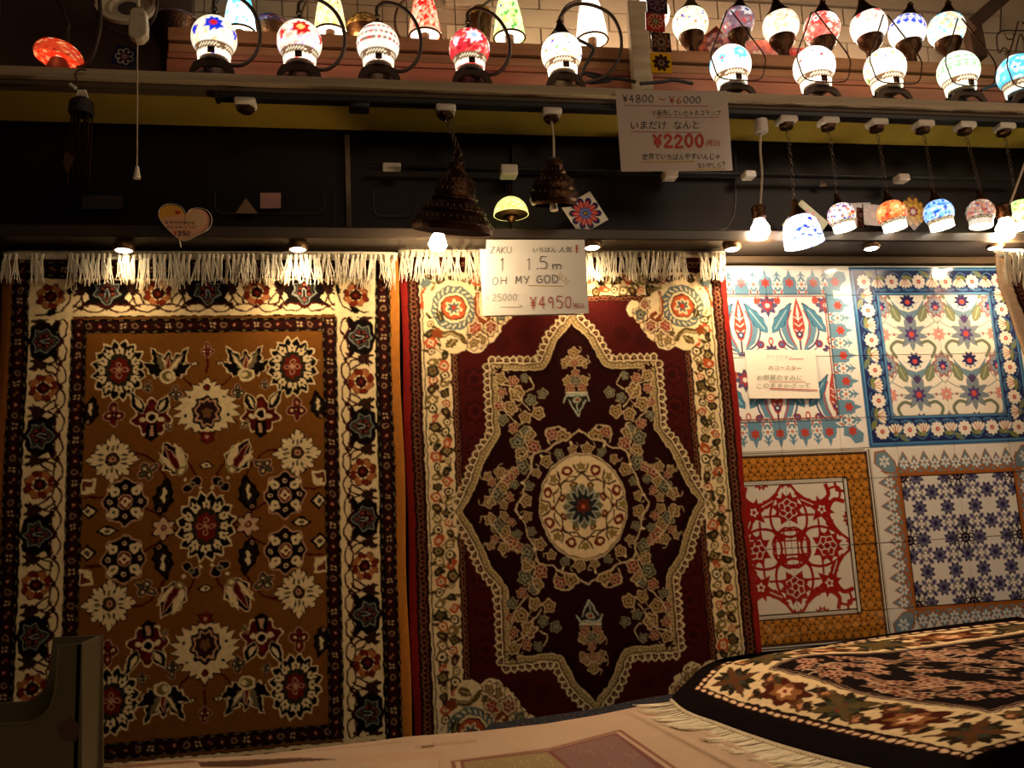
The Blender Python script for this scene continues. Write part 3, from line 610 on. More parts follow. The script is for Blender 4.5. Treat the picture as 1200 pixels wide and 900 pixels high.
# ------------------------------------------------------------------ geometry helpers
def ray(px, py):
    px, py = np.asarray(px, float), np.asarray(py, float)
    return Fv+np.multiply.outer((px-600)/FPX, Rv)+np.multiply.outer((450-py)/FPX, Uv)
def onY(px, py, y): r = ray(px, py); return CAM+r*(y/r[..., 1])[..., None]
def onZ(px, py, z): r = ray(px, py); z = np.asarray(z, float); return CAM+r*((z-CAM[2])/r[..., 2])[..., None]
PN = np.array([0, -1., 0]); PP = np.array([0, 2.45, 1.2])
def onP(px, py, off=0.):                                # the plane of the hanging rugs, off = metres in front of it
    r = ray(px, py); return CAM+r*(((PP+PN*off-CAM)@PN)/(r@PN))[..., None]
def V(a): return Vector([float(t) for t in a])
def homog(uv, xy):
    A, b = [], []
    for (u, v), (x, y) in zip(uv, xy):
        A += [[u, v, 1, 0, 0, 0, -u*x, -v*x], [0, 0, 0, u, v, 1, -u*y, -v*y]]; b += [x, y]
    h = np.append(np.linalg.solve(np.array(A, float), np.array(b, float)), 1).reshape(3, 3)
    def f(u, v):
        d = h[2, 0]*u+h[2, 1]*v+h[2, 2]
        return (h[0, 0]*u+h[0, 1]*v+h[0, 2])/d, (h[1, 0]*u+h[1, 1]*v+h[1, 2])/d
    return f

MATS = {}
def mat(name, col=(.5, .5, .5), rough=.6, metal=0., emis=0., ecol=None, attr=False, bump=0., bscale=80., var=.12, vscale=8., coat=0., trans=0., sheen=0., spec=.5, stretch=None):
    if name in MATS: return MATS[name]
    if isinstance(col, str): col = tuple(hexc(col))
    m = bpy.data.materials.new(name); m.use_nodes = True; N, L = m.node_tree.nodes, m.node_tree.links; b = N['Principled BSDF']
    tc = N.new('ShaderNodeTexCoord'); src = tc.outputs['Object']
    if stretch:
        mp = N.new('ShaderNodeMapping'); mp.inputs['Scale'].default_value = stretch; L.new(src, mp.inputs[0]); src = mp.outputs[0]
    nz = N.new('ShaderNodeTexNoise'); nz.inputs['Scale'].default_value = vscale; nz.inputs['Detail'].default_value = 4; L.new(src, nz.inputs['Vector'])
    mr = N.new('ShaderNodeMapRange'); mr.inputs[1].default_value = .3; mr.inputs[2].default_value = .7; mr.inputs[3].default_value = 1-var; mr.inputs[4].default_value = 1+var; L.new(nz.outputs[0], mr.inputs[0])
    mx = N.new('ShaderNodeVectorMath'); mx.operation = 'SCALE'; L.new(mr.outputs[0], mx.inputs['Scale'])
    if attr:
        at = N.new('ShaderNodeAttribute'); at.attribute_name = 'col'; L.new(at.outputs['Color'], mx.inputs[0])
    else: mx.inputs[0].default_value = col[:3]
    L.new(mx.outputs[0], b.inputs['Base Color'])
    b.inputs['Roughness'].default_value = rough; b.inputs['Metallic'].default_value = metal
    b.inputs['Coat Weight'].default_value = coat; b.inputs['Coat Roughness'].default_value = .06; b.inputs['Sheen Weight'].default_value = sheen
    b.inputs['Transmission Weight'].default_value = trans; b.inputs['Specular IOR Level'].default_value = spec
    if emis:
        b.inputs['Emission Strength'].default_value = emis
        if attr: L.new(at.outputs['Color'], b.inputs['Emission Color'])
        else: b.inputs['Emission Color'].default_value = (*(ecol or col)[:3], 1)
    if bump:
        n2 = N.new('ShaderNodeTexNoise'); n2.inputs['Scale'].default_value = bscale; n2.inputs['Detail'].default_value = 3; L.new(src, n2.inputs['Vector'])
        bp = N.new('ShaderNodeBump'); bp.inputs['Strength'].default_value = bump; bp.inputs['Distance'].default_value = .004; L.new(n2.outputs[0], bp.inputs['Height']); L.new(bp.outputs[0], b.inputs['Normal'])
    MATS[name] = m; return m

def link(name, me, parent=None, loc=None, origin=None):
    o = bpy.data.objects.new(name, me); COL.objects.link(o)
    if parent is not None: o.parent = parent
    if loc is not None: o.location = loc
    return o
def tag(o, label=None, cat=None, group=None, kind=None):
    if label: o['label'] = label
    if cat: o['category'] = cat
    if group: o['group'] = group
    if kind: o['kind'] = kind
    return o
def thing(name, label, cat, loc, group=None):
    o = bpy.data.objects.new(name, None); o.empty_display_size = .02; COL.objects.link(o); o.location = V(loc); return tag(o, label, cat, group)

class MB:                                               # collects shapes in world metres, builds one mesh
    def __init__(s): s.v, s.f = [], []
    def add(s, v, f):
        n = len(s.v); s.v += [tuple(float(t) for t in p) for p in v]; s.f += [tuple(i+n for i in q) for q in f]; return s
    def box(s, lo, hi, R=None, c=None):
        P = [(x, y, z) for x in (lo[0], hi[0]) for y in (lo[1], hi[1]) for z in (lo[2], hi[2])]
        if R is not None:
            c = V(c if c is not None else [(a+b)/2 for a, b in zip(lo, hi)]); P = [tuple(R @ (Vector(p)-c)+c) for p in P]
        return s.add(P, [(0, 1, 3, 2), (4, 6, 7, 5), (0, 4, 5, 1), (2, 3, 7, 6), (0, 2, 6, 4), (1, 5, 7, 3)])
    def bbox(s, lo, hi, b=.002, R=None, c=None):          # box with chamfered edges (front and sides)
        (x0, y0, z0), (x1, y1, z1) = lo, hi; P, F = [], []
        for y, i in ((y0, b), (y0+b, 0), (y1-b, 0), (y1, b)):
            for x, z in ((x0+i+b, z0+i), (x1-i-b, z0+i), (x1-i, z0+i+b), (x1-i, z1-i-b), (x1-i-b, z1-i), (x0+i+b, z1-i), (x0+i, z1-i-b), (x0+i, z0+i+b)): P.append((x, y, z))
        for k in range(3):
            for j in range(8): a, c_ = k*8+j, k*8+(j+1) % 8; F.append((a, c_, c_+8, a+8))
        F += [tuple(range(8))[::-1], tuple(range(24, 32))]
        if R is not None:
            c = V(c if c is not None else [(a+b_)/2 for a, b_ in zip(lo, hi)]); P = [tuple(R @ (Vector(p)-c)+c) for p in P]
        return s.add(P, F)
    def tube(s, pts, r, n=6, cap=True):
        pts = [V(p) for p in pts]; rs = r if hasattr(r, '__len__') else [r]*len(pts); P, F = [], []
        up = Vector((0, 0, 1)); pu = None
        for i, p in enumerate(pts):
            t = (pts[min(i+1, len(pts)-1)]-pts[max(i-1, 0)])
            if t.length < 1e-9: t = Vector((0, 0, 1))
            t.normalize()
            if pu is None: pu = t.orthogonal().normalized()
            pu = (pu-t*pu.dot(t)); pu = pu.normalized() if pu.length > 1e-6 else t.orthogonal().normalized()
            w = t.cross(pu)
            for k in range(n): a = 2*math.pi*k/n; P.append(p+(pu*math.cos(a)+w*math.sin(a))*rs[i])
        for i in range(len(pts)-1):
            for k in range(n): a, b = i*n+k, i*n+(k+1) % n; F.append((a, b, b+n, a+n))
        if cap: F += [tuple(range(n))[::-1], tuple(range((len(pts)-1)*n, len(pts)*n))]
        return s.add(P, F)
    def lathe(s, prof, c, n=24, R=None, cap=False, wob=None):
        c = V(c); P, F = [], []
        for i, (r, z) in enumerate(prof):
            for k in range(n):
                a = 2*math.pi*k/n; rr = r*(1+(wob(a, i) if wob else 0)); p = Vector((rr*math.cos(a), rr*math.sin(a), z))
                P.append((R @ p if R else p)+c)
        for i in range(len(prof)-1):
            for k in range(n): a, b = i*n+k, i*n+(k+1) % n; F.append((a, b, b+n, a+n))
        if cap: F += [tuple(range(n))[::-1], tuple(range((len(prof)-1)*n, len(prof)*n))]
        return s.add(P, F)
    def prism(s, pts, d):                                # pts: 3-D outline, d: extrusion vector
        n = len(pts); P = [V(p) for p in pts]; Q = [p+V(d) for p in P]
        return s.add(P+Q, [tuple(range(n)), tuple(range(n, 2*n))[::-1]]+[(i, i+n, (i+1) % n+n, (i+1) % n) for i in range(n)])
    def torus(s, c, R, r, ax=(0, 1, 0), n=16, m=6, sx=1., sz=1., rot=None):
        c = V(c); q = Vector((0, 0, 1)).rotation_difference(V(ax)).to_matrix()
        pts = []
        for i in range(n+1):
            a = 2*math.pi*i/n; p = Vector((R*sx*math.cos(a), R*sz*math.sin(a), 0))
            if rot: p = Matrix.Rotation(rot, 3, 'Z') @ p
            pts.append(c+q @ p)
        return s.tube(pts, r, m, cap=False)
    def build(s, name, m, parent=None, smooth=True, origin=None):
        o_ = np.array(parent_origin(parent)) if parent is not None else (np.array(origin, float) if origin is not None else np.mean(np.array(s.v), 0))
        me = bpy.data.meshes.new(name); me.from_pydata([tuple(np.array(p)-o_) for p in s.v], [], s.f); me.materials.append(m)
        if smooth: me.polygons.foreach_set('use_smooth', [True]*len(me.polygons)); me.set_sharp_from_angle(angle=math.radians(38))
        bm = bmesh.new(); bm.from_mesh(me); bmesh.ops.recalc_face_normals(bm, faces=bm.faces); bm.to_mesh(me); bm.free()
        o = link(name, me, parent)
        if parent is None: o.location = V(o_)
        return o
def parent_origin(p):
    l = Vector(p.location)
    while p.parent is not None: p = p.parent; l += p.location
    return l

def fast_mesh(name, P, quads, m, parent=None, cols=None, origin=None, smooth=True):
    o_ = np.array(parent_origin(parent)) if parent is not None else (np.array(origin, float) if origin is not None else P.mean(0))
    me = bpy.data.meshes.new(name); me.vertices.add(len(P)); me.vertices.foreach_set('co', (P-o_).astype(np.float32).ravel())
    me.loops.add(quads.size); me.loops.foreach_set('vertex_index', quads.astype(np.int32).ravel())
    me.polygons.add(len(quads)); me.polygons.foreach_set('loop_start', np.arange(0, quads.size, 4, dtype=np.int32)); me.polygons.foreach_set('loop_total', np.full(len(quads), 4, np.int32))
    me.polygons.foreach_set('use_smooth', np.full(len(quads), bool(smooth)))
    me.update(calc_edges=True)
    if cols is not None:
        a = me.attributes.new('col', 'FLOAT_COLOR', 'POINT'); c = np.ones((len(P), 4), np.float32); c[:, :3] = cols; a.data.foreach_set('color', c.ravel())
    me.materials.append(m); o = link(name, me, parent)
    if parent is None: o.location = V(o_)
    return o
def sheet(name, C, f, thick, m, parent=None, smooth=True):
    """C: colours [h,w,3]; f(s,t,d)->xyz with s,t in 0..1 and d metres behind the face"""
    h, w = C.shape[:2]; S, T = np.meshgrid(np.linspace(0, 1, w), np.linspace(0, 1, h)); P = f(S, T, 0.).reshape(-1, 3)
    idx = np.arange(h*w).reshape(h, w); Q = np.stack([idx[:-1, :-1], idx[1:, :-1], idx[1:, 1:], idx[:-1, 1:]], -1).reshape(-1, 4)
    ring = np.concatenate([idx[0, :-1], idx[:-1, -1], idx[-1, :0:-1], idx[:0:-1, 0]]); sr, tr = S.ravel()[ring], T.ravel()[ring]
    B = f(sr, tr, thick).reshape(-1, 3); n = len(P); k = np.arange(len(ring)); k2 = (k+1) % len(ring)
    Q2 = np.stack([ring[k], ring[k2], n+k2, n+k], -1)
    return fast_mesh(name, np.vstack([P, B]), np.vstack([Q, Q2]), m, parent, np.vstack([C.reshape(-1, 3), C.reshape(-1, 3)[ring]]), smooth=smooth)
def crop(C, u0, u1, v0, v1, W, H):
    h, w = C.shape[:2]; a = lambda t, n, L: int(round(np.clip(t/L, 0, 1)*n))
    return C[a(v0, h, H):max(a(v1, h, H), a(v0, h, H)+2), a(u0, w, W):max(a(u1, w, W), a(u0, w, W)+2)]

# ---- materials
M_PILE = mat('wool_pile', attr=True, rough=.95, bump=.55, bscale=420, var=.10, vscale=60, spec=.04)
M_TILE = mat('painted_glazed_tile', attr=True, rough=.12, var=.04, coat=.6, bump=.05, bscale=14)
M_PRINT = mat('printed_cloth', attr=True, rough=.9, bump=.25, bscale=300, var=.06, spec=.2)
M_PAPER = mat('white_paper', '#efe9dc', .7, var=.03)
M_LAM = mat('laminated_paper', '#c9b6a4', .25, var=.03, coat=.5, bump=.12, bscale=22)
M_BACK = mat('jute_backing', '#6a4a2a', .95, bump=.4, bscale=300)
M_COT = mat('cotton_fringe', '#e8dcc0', .9, var=.15, vscale=90, bump=.3, bscale=500)
M_IRON = mat('dark_iron', '#4a382c', .5, .5, bump=.2, bscale=120)
M_BRZ = mat('antique_bronze', '#462a14', .33, .8, bump=.8, bscale=110, var=.3, vscale=40)
M_GOLDC = mat('bronze_cap', '#5e4426', .45, .7, bump=.25, bscale=140, var=.2)
M_PLANK = mat('grey_shelf_wood', '#bca684', .65, bump=.2, bscale=30, var=.2, vscale=6, stretch=(.4, 4, 6))
M_BEAM = mat('dark_olive_wood', '#5a4a36', .7, bump=.2, bscale=40, stretch=(.4, 4, 4))
M_SOFF = mat('yellow_underside', '#a08426', .8, var=.1)
M_BLACK = mat('black_track', '#17120f', .5)
M_GLOSS = mat('black_lacquer', '#140906', .42, spec=.25, var=.1)
M_LEDGE = mat('brown_ledge', '#3a2f24', .35, var=.15, stretch=(.5, 3, 3))
M_OWOOD = mat('orange_pine', '#8e5e3a', .6, bump=.3, bscale=40, var=.25, vscale=5, stretch=(.5, 5, 8))
M_RWOOD = mat('reddish_pine', '#96563a', .6, bump=.3, bscale=40, var=.25, vscale=5, stretch=(.5, 5, 8))
M_DWOOD = mat('dark_brown_wood', '#4a3220', .65, bump=.3, bscale=40, var=.2)
M_WALL = mat('cream_plaster', '#b09a7e', .9, bump=.2, bscale=20, var=.08, vscale=3)
M_WTILE = mat('cream_wall_tile', '#c4b096', .3, var=.06)
M_DWALL = mat('brown_plaster', '#4a3626', .9, var=.15, vscale=3)
M_CREAMP = mat('cream_plastic', '#d9c8a8', .4, var=.03)
M_WHITEP = mat('white_plastic', '#e6dac6', .45, var=.03)
M_WIRE = mat('grey_wire', '#6a5a4c', .4, .6)
M_CORDW = mat('white_cord', '#cdbb9c', .6)
M_CONC = mat('grey_concrete', '#4d443c', .9, bump=.3, bscale=30)
M_PUCK = mat('puck_lens', (1, .85, .6), .4, emis=40, ecol=(1, .82, .55))
M_BULB = mat('frosted_bulb', (1, .9, .7), .4, emis=60, ecol=(1, .86, .62))
M_INK = mat('black_ink', '#1c1614', .6); M_RINK = mat('red_ink', '#b0281c', .6); M_GINK = mat('grey_pencil', '#6a6a66', .7); M_YINK = mat('yellow_ink', '#c8a02c', .6); M_PINK = mat('pink_ink', '#b86a80', .6)
M_DKGREEN = mat('dark_olive_plastic', '#5a5238', .35, var=.08)
M_GLASSL = mat('lit_mosaic_glass', attr=True, rough=.25, emis=1.35, var=.0, coat=.5, bump=.35, bscale=160)
M_GLASSH = mat('bright_mosaic_glass', attr=True, rough=.25, emis=2.3, var=.0, coat=.5, bump=.35, bscale=160)
M_GLASSD = mat('dim_mosaic_glass', attr=True, rough=.2, emis=.7, var=.0, coat=.5, bump=.35, bscale=160)
M_GLASS0 = mat('faint_glow_mosaic_glass', attr=True, rough=.2, emis=.03, var=.1, coat=.7, bump=.5, bscale=160)  # faint glow added to bowls that are not lit

# ------------------------------------------------------------------ the room
def zy(px, py, y): return float(onY(px, py, y)[2])
def xy_(px, py, y): return float(onY(px, py, y)[0])
def depth(P): return float((np.array(P)-CAM)@Fv)
def slab(name, lo, hi, m, parent=None, b=.003): return MB().bbox(lo, hi, b).build(name, m, parent, smooth=False)
XL, XR = -1.75, 3.4
YS = 2.28                                               # front of the lamp shelf
ZT, ZP, ZB, ZK = zy(600, 98.5, YS), zy(600, 108.5, YS), zy(600, 118, YS+.02), zy(520, 128, YS+.05)
tag(slab('floor', (XL-.3, -1.5, -.05), (XR+.3, 3.1, 0), M_CONC), kind='structure')
tag(slab('wall_back', (XL-.3, 2.95, 0), (XR+.3, 3.05, 3.4), M_WALL), kind='structure')
tag(slab('wall_left', (XL-.3, -1.5, 0), (XL-.2, 2.95, 3.4), M_DWALL), kind='structure')
tag(slab('wall_panel', (XL-.2, 2.56, .0), (XR+.3, 2.60, 2.40), M_DWOOD), kind='structure'); bpy.data.objects['wall_panel'].name = 'wall_front'
# brown side partition at upper left, brick-shaped wall tiles at upper middle
tag(slab('wall_side', (-1.15, 2.80, ZT+.02), (-.55, 2.84, 3.3), M_DWALL), kind='structure')
wl = thing('wall_tiling', 'cream rectangular wall tiles behind the second row of lamps', 'wall tiles', (xy_(620, 60, 2.9), 2.93, 2.75))
tm = MB().box((-.088, -.006, -.036), (.088, .006, .036)); tme = tm.build('tile', M_WTILE, wl, origin=None)
tdata = tme.data; 
tdata.transform(Matrix.Translation(wl.location)); bpy.data.objects.remove(tme)
zt0 = ZT+.05
for r in range(9):
    for k in range(13):
        x = .42+k*.182+(.091 if r % 2 else 0); z = zt0+.04+r*.078
        o = link('tile', tdata, wl, Vector((x, 2.94, z))-wl.location)
for nm, lo, hi, m, lb in (
    ('shelf_board', (XL, YS, ZP), (XR, 2.92, ZT), M_PLANK, 'long grey wooden shelf board carrying the lit lamps'),
    ('shelf_beam', (XL, YS+.02, ZB), (XR, YS+.06, ZP), M_BEAM, 'dark olive beam under the front edge of the lamp shelf'),
    ('shelf_underside', (XL, YS+.06, ZB), (XR, 2.52, ZB+.012), M_SOFF, 'yellowish underside panel of the lamp shelf')):
    tag(slab(nm, lo, hi, m, b=.002), lb, 'shelf')
xk0 = xy_(257, 110, YS+.03)
tr = thing('lighting_track', 'black lighting track fixed under the lamp shelf', 'track', (0, YS+.03, ZB))
slab('rail', (xk0, YS+.02, ZK), (XR, YS+.055, ZB), M_BLACK, tr, .003); slab('end_cap', (xk0-.012, YS+.018, ZK-.003), (xk0, YS+.057, ZB), M_BLACK, tr, .002)
# cabinet niche behind, lacquered back, ledge with puck lights
YC = 2.50; ZL0, ZL1 = zy(300, 297, 2.45), zy(300, 275, 2.42)
cab = thing('display_cabinet', 'black lacquered display cabinet between the lamp shelf and the hanging rugs', 'cabinet', (0, YC, ZL1))
slab('back_panel', (XL, YC+.034, ZL1+.001), (XR, YC+.055, ZB-.001), M_GLOSS, cab, .002)
for px in (408,): slab('post', (xy_(px, 230, YC)-.008, YC+.006, ZL1+.001), (xy_(px, 230, YC)+.008, YC+.03, ZB-.02), M_BEAM if px == 408 else M_BLACK, cab, .002)
def frame_wire(x0, y0, x1, y1, yy, r=.0014, parent=cab, m=M_WIRE, top=False, rad=8):
    P = [(x0, y0), (x0, y1-rad), (x0+rad*.3, y1-rad*.3), (x0+rad, y1), (x1-rad, y1), (x1-rad*.3, y1-rad*.3), (x1, y1-rad), (x1, y0)]
    if top: P.append((x0, y0))
    MB().tube([onY(a, b, yy) for a, b in P], r, 5).build('frame', m, parent)
for q in ((252, 224, 380, 250), (438, 223, 487, 253), (776, 240, 820, 253), (392, 228, 402, 272)): frame_wire(*q, YC+.02)
dk = thing('glossy_display_case', 'large black glossy case with rounded lower corner below the long price sign', 'case', onY(760, 270, YC+.003))
cp = [(600, 170), (600, 274), (835, 274), (852, 267), (860, 252), (862, 236), (862, 180), (858, 174)]
pr = MB(); pr.prism([onY(a, b, YC+.003) for a, b in cp], (0, .024, 0)); pr.build('body', M_GLOSS, dk, smooth=False)
MB().tube([onY(a, b, YC+.002) for a, b in cp[1:7]], .0025, 6).build('rim', M_LEDGE, dk)
bt = MB().lathe([(0.0001, -.003), (.003, 0), (.0001, .003)], (0, 0, 0), 8).build('bead', M_GOLDC, dk); bt.location = (0, 0, 0)
bt.data.transform(Matrix.Translation(V(np.array(dk.location)))); bdat = bt.data; bpy.data.objects.remove(bt)
for i in range(34): link('bead', bdat, dk, V(onY(672+i*5, 276, YC-.000))-dk.location)
for i, (px, py, w, h, a, c, lb) in enumerate(((289, 241, 26, 18, 'tri', '#8a6a48', 'small brown folded card standing in the dark cabinet'), (317, 235, 24, 18, 'sq', '#a87868', 'small pinkish tag card in the dark cabinet'), (120, 237, 48, 16, 'sq', '#2c211a', 'dim dark card lying at the left of the cabinet'), (965, 214, 9, 9, 'tri', '#8a7058', 'tiny folded paper hanging behind the right chains'))):
    P = [(px-w/2, py+h/2), (px+w/2, py+h/2), (px+w/2, py-h/2), (px-w/2, py-h/2)] if a == 'sq' else [(px-w/2, py+h/2), (px+w/2, py+h/2), (px-1, py-h/2)]
    m = MB(); m.prism([onY(x, y, YC+.0) for x, y in P], (0, .002, 0)); tag(m.build('card', mat('card_%d' % i, c, .7), smooth=False), lb, 'card')
tag(slab('cabinet_ledge', (XL, 2.345, ZL0+.012), (XR, YC+.03, ZL1-.0005), M_LEDGE, b=.004), 'long brown ledge above the hanging rugs with round lights beneath', 'ledge')
tag(slab('ledge_strip', (XL, 2.492, ZL0-.012), (XR, YC+.04, ZL0+.011), M_BEAM, b=.002), 'thin dark strip under the ledge behind the rug tops', 'strip')
PK_ = [(145, 291, 1.0, 'second'), (349, 290, 2.9, ''), (694, 288, 4.6, ''), (858, 290, 5, ''), (1021, 289, 5, ''), (1166, 286, 5, '')]
PKL = ['round puck light above the gold rug, left of the heart sign', 'round puck light above the gold rug, right of the heart sign', 'round puck light right of the white handwritten price card', 'round puck light at the right end of the red rug', 'round puck light above the blue tile panels', 'round puck light beside the rug at the right edge']
for (px, py, pw, _), lb in zip(PK_, PKL):
    c = onY(px, py, 2.378); c[2] = min(c[2], ZL0+.010)
    t = thing('puck_light', lb, 'light', c, 'puck lights under the ledge'); cc = V(c)
    MB().lathe([(.0001, .012), (.026, .012), (.028, .008), (.028, -.004), (.026, -.007), (.0215, -.007)], cc, 24).build('housing', M_GOLDC, t); hs_ = bpy.context.scene.collection.objects[-1]
    MB().lathe([(.0215, -.006), (.016, -.009), (.008, -.0105), (.0001, -.011)], cc, 24).build('lens', M_PUCK, hs_)
    lamp('puck_glow', 'SPOT', cc+Vector((0, -.01, -.02)), pw*2.2, (1, .66, .36), .02, t, rot=(math.radians(-4), 0, 0), spot=150, blend=.9)

# ------------------------------------------------------------------ rugs and tile panels
def fringe(root, x0, x1, z, y, n, seed, droop=.085, skip=()):
    rng = random.Random(seed)
    var = []
    for k in range(6):
        m = MB(); L = droop*rng.uniform(.85, 1.1)
        m.tube([(0, 0, .004), (0, -.006, 0), (0, -.008, -.012)], [.0034, .0056, .0036], 6)
        for j in range(6):
            ph = rng.uniform(0, 6); sx = (j-2.5)*.0017; w = rng.uniform(-.006, .006)
            m.tube([(sx*.4, -.008, -.008), (sx+w*.3, -.010-rng.uniform(0, .003), -L*.3), (sx*1.5+w+math.sin(ph)*.002, -.009, -L*.6), (sx*2.2+w*1.6+math.sin(ph+2)*.003, -.008+rng.uniform(-.002, .002), -L*rng.uniform(.85, 1.08))], [.0019, .0021, .0018, .0009], 4)
        o = m.build('tassel', M_COT, root); d = o.data; d.transform(Matrix.Translation(parent_origin(root))); bpy.data.objects.remove(o); var.append(d)
    for i in range(n):
        if i in skip: continue
        x = x0+(x1-x0)*(i+.5)/n+rng.uniform(-.003, .003)
        o = link('tassel', var[rng.randrange(6)], root, Vector((x, y, z+rng.uniform(-.002, .002)))-root.location); o.rotation_euler = (rng.uniform(-.05, .1), rng.uniform(-.16, .16), rng.uniform(-.4, .4))
    return var
def wavy(x0, x1, z0, z1, y, amp, ph):                   # s,t -> hanging cloth
    def f(S, T, d):
        x = x0+(x1-x0)*S; z = z1+(z0-z1)*T
        yy = y+d-amp*(np.sin(S*math.pi*2.2+ph)*T*.9+.6*np.sin(S*9+T*3+ph))*np.clip(T*3, .15, 1)*.5
        edge = np.exp(-np.minimum(S, 1-S)*28); x = x+edge*.0025*np.sin(T*17+ph)*np.where(S > .5, 1, -1)
        yy = yy+edge*.004*np.sin(T*11+ph)+.006*np.exp(-np.minimum(S, 1-S)*90)
        return np.stack([x, yy, z+0*S], -1)
    return f
def hanging_rug(label, C, x0, x1, z0, z1, y, ph, ntas, seed, skip=(), bandcol=None, droop=.085):
    t = thing('hanging_rug', label, 'rug', ((x0+x1)/2, y, z0), 'rugs hanging under the ledge')
    f = wavy(x0, x1, z0, z1, y, .010, ph); sheet('pile', C, f, .007, M_PILE, t)
    S = np.zeros((24, 16, 3)); g = lambda a, b, d: f(a, b, d+.0075); sheet('backing', S, g, .002, M_BACK, t)
    hb = np.zeros((4, 60, 3)); fb = wavy(x0, x1, z1-.012, z1+.012, y-.006, .004, ph)
    sheet('fringe_band', hb, fb, .02, M_COT, t)
    fringe(t, x0+.005, x1-.005, z1-.004, y-.012, ntas, seed, skip=skip, droop=droop)
    return t
GX0, GX1, GZ1 = -.965, .103, 2.034; GZ0 = GZ1-(GX1-GX0)*666/470
hanging_rug('gold-brown hanging rug with cream flower border and floral medallion field', rug_gold(1.0), GX0, GX1, GZ0, GZ1, 2.434, .6, 80, 4, skip=(3, 4, 8, 9, 10, 11, 21, 37, 50))
RX0, RX1, RZ1 = .109, 1.132, 2.05; RZ0 = RZ1-(RX1-RX0)*600/400
hanging_rug('dark red hanging rug with pointed medallion and cream floral border', rug_red(1.0), RX0, RX1, RZ0, RZ1, 2.452, 2.1, 78, 8, skip=(68, 69, 70))
E = onY(1168, 300, 2.33)
eg = hanging_rug('cream-edged brown rug hanging at the far right edge in front of the tiles', rug_edge(1.0), 0, .42, E[2]-.62, E[2]+.01, 0, 1.2, 30, 12, droop=.10)
# its left edge bows outwards: bend every mesh of it
eg.location = V((0, 0, 0))
for ch in eg.children:
    if ch.type == 'MESH' and not ch.name.startswith('tassel'):
        me = ch.data; n = len(me.vertices); co = np.empty(n*3, np.float32); me.vertices.foreach_get('co', co); co = co.reshape(-1, 3).astype(float)
        z = co[:, 2]+E[2]-.62; off = np.interp(z, [E[2]-.62, E[2]-.45, E[2]-.28, E[2]-.1, E[2]], [.19, .095, .045, .0, .012])
        co[:, 0] += off+.21; co[:, 1] += 0
        me.vertices.foreach_set('co', co.astype(np.float32).ravel()); me.update()
    elif ch.type == 'MESH': ch.location.x += .21
eg.location = V((E[0], 2.33, E[2]-.62))
for ch in eg.children:
    if ch.name.startswith('tassel'): ch.location = (ch.location.x-.0, ch.location.y+0, ch.location.z-0); ch.location.x -= 0

TS, TO = .00270, (1.585, 1.424); YT = 2.50
PT = {'tl': (tile_blue(1.4), -222, 0, 'square tile panel with slate-blue crested border and red tulips on white'), 'tr': (tile_navy(1.4), 0, 0, 'square tile panel with navy border of white daisies and scrolling leaves'),
      'bl': (tile_gold(1.4), -222, -222, 'square tile panel with red arabesque inside gold star-lattice border'), 'br': (tile_lilac(1.4), 0, -222, 'square tile panel with lilac flowers inside brown and slate crested border')}
tag(slab('tile_backing_board', (TO[0]-.63, YT+.0075, TO[1]-.64), (TO[0]+.66, YT+.02, TO[1]+.605), M_PAPER, b=.002), 'pale board on which the painted tile panels are mounted', 'board')
cuts = [0, 36, 111, 186, 222]
for key, (C, u0, z0u, lb) in PT.items():
    bx, bz = TO[0]+u0*TS, TO[1]+(222+z0u)*TS             # left, top
    t = thing('tile_picture', lb, 'tile panel', (bx+111*TS, YT, bz-222*TS), 'painted tile panels')
    for i in range(4):
        for j in range(4):
            ua, ub, va, vb = cuts[i], cuts[i+1], cuts[j], cuts[j+1]
            if bx+ub*TS < 1.09 or bx+ua*TS > 2.28: continue
            c = crop(C, ua, ub, va, vb, 222, 222)
            if ub-ua < 40 and vb-va < 40: pass
            g = .35
            rr = random.Random(i*7+j*3+int(u0)); dy = rr.uniform(-.0006, .0006)
            def f(S, T, d, ua=ua, ub=ub, va=va, vb=vb, bx=bx, bz=bz, dy=dy):
                return np.stack([bx+(ua+g+(ub-ua-2*g)*S)*TS, YT+d+dy+0*S, bz-(va+g+(vb-va-2*g)*T)*TS], -1)
            sheet('tile', c, f, .007, M_TILE, t, smooth=False)

# ------------------------------------------------------------------ the pile in front
def slab_thing(name, lo, hi, m, lb, cat, b=.006, grp=None): return tag(slab(name, lo, hi, m, b=b), lb, cat, grp)
tb = thing('display_table', 'low wooden display table under the pile of rugs', 'table', (.3, 1.6, 0))
slab('tabletop', (-1.0, .9, .70), (2.2, 1.72, .735), M_DWOOD, tb)
bn = thing('display_bench', 'low wooden bench behind the table carrying the draped rug', 'bench', (1.5, 2.0, 0))
slab('benchtop', (.75, 1.73, .70), (2.2, 2.32, .735), M_DWOOD, bn)
for x in (.82, 2.12):
    for y in (1.80, 2.25): slab('leg', (x-.03, y-.03, 0), (x+.03, y+.03, .70), M_DWOOD, bn)
for x in (-.92, 2.1):
    for y in (.98, 1.64): slab('leg', (x-.03, y-.03, 0), (x+.03, y+.03, .70), M_DWOOD, tb)
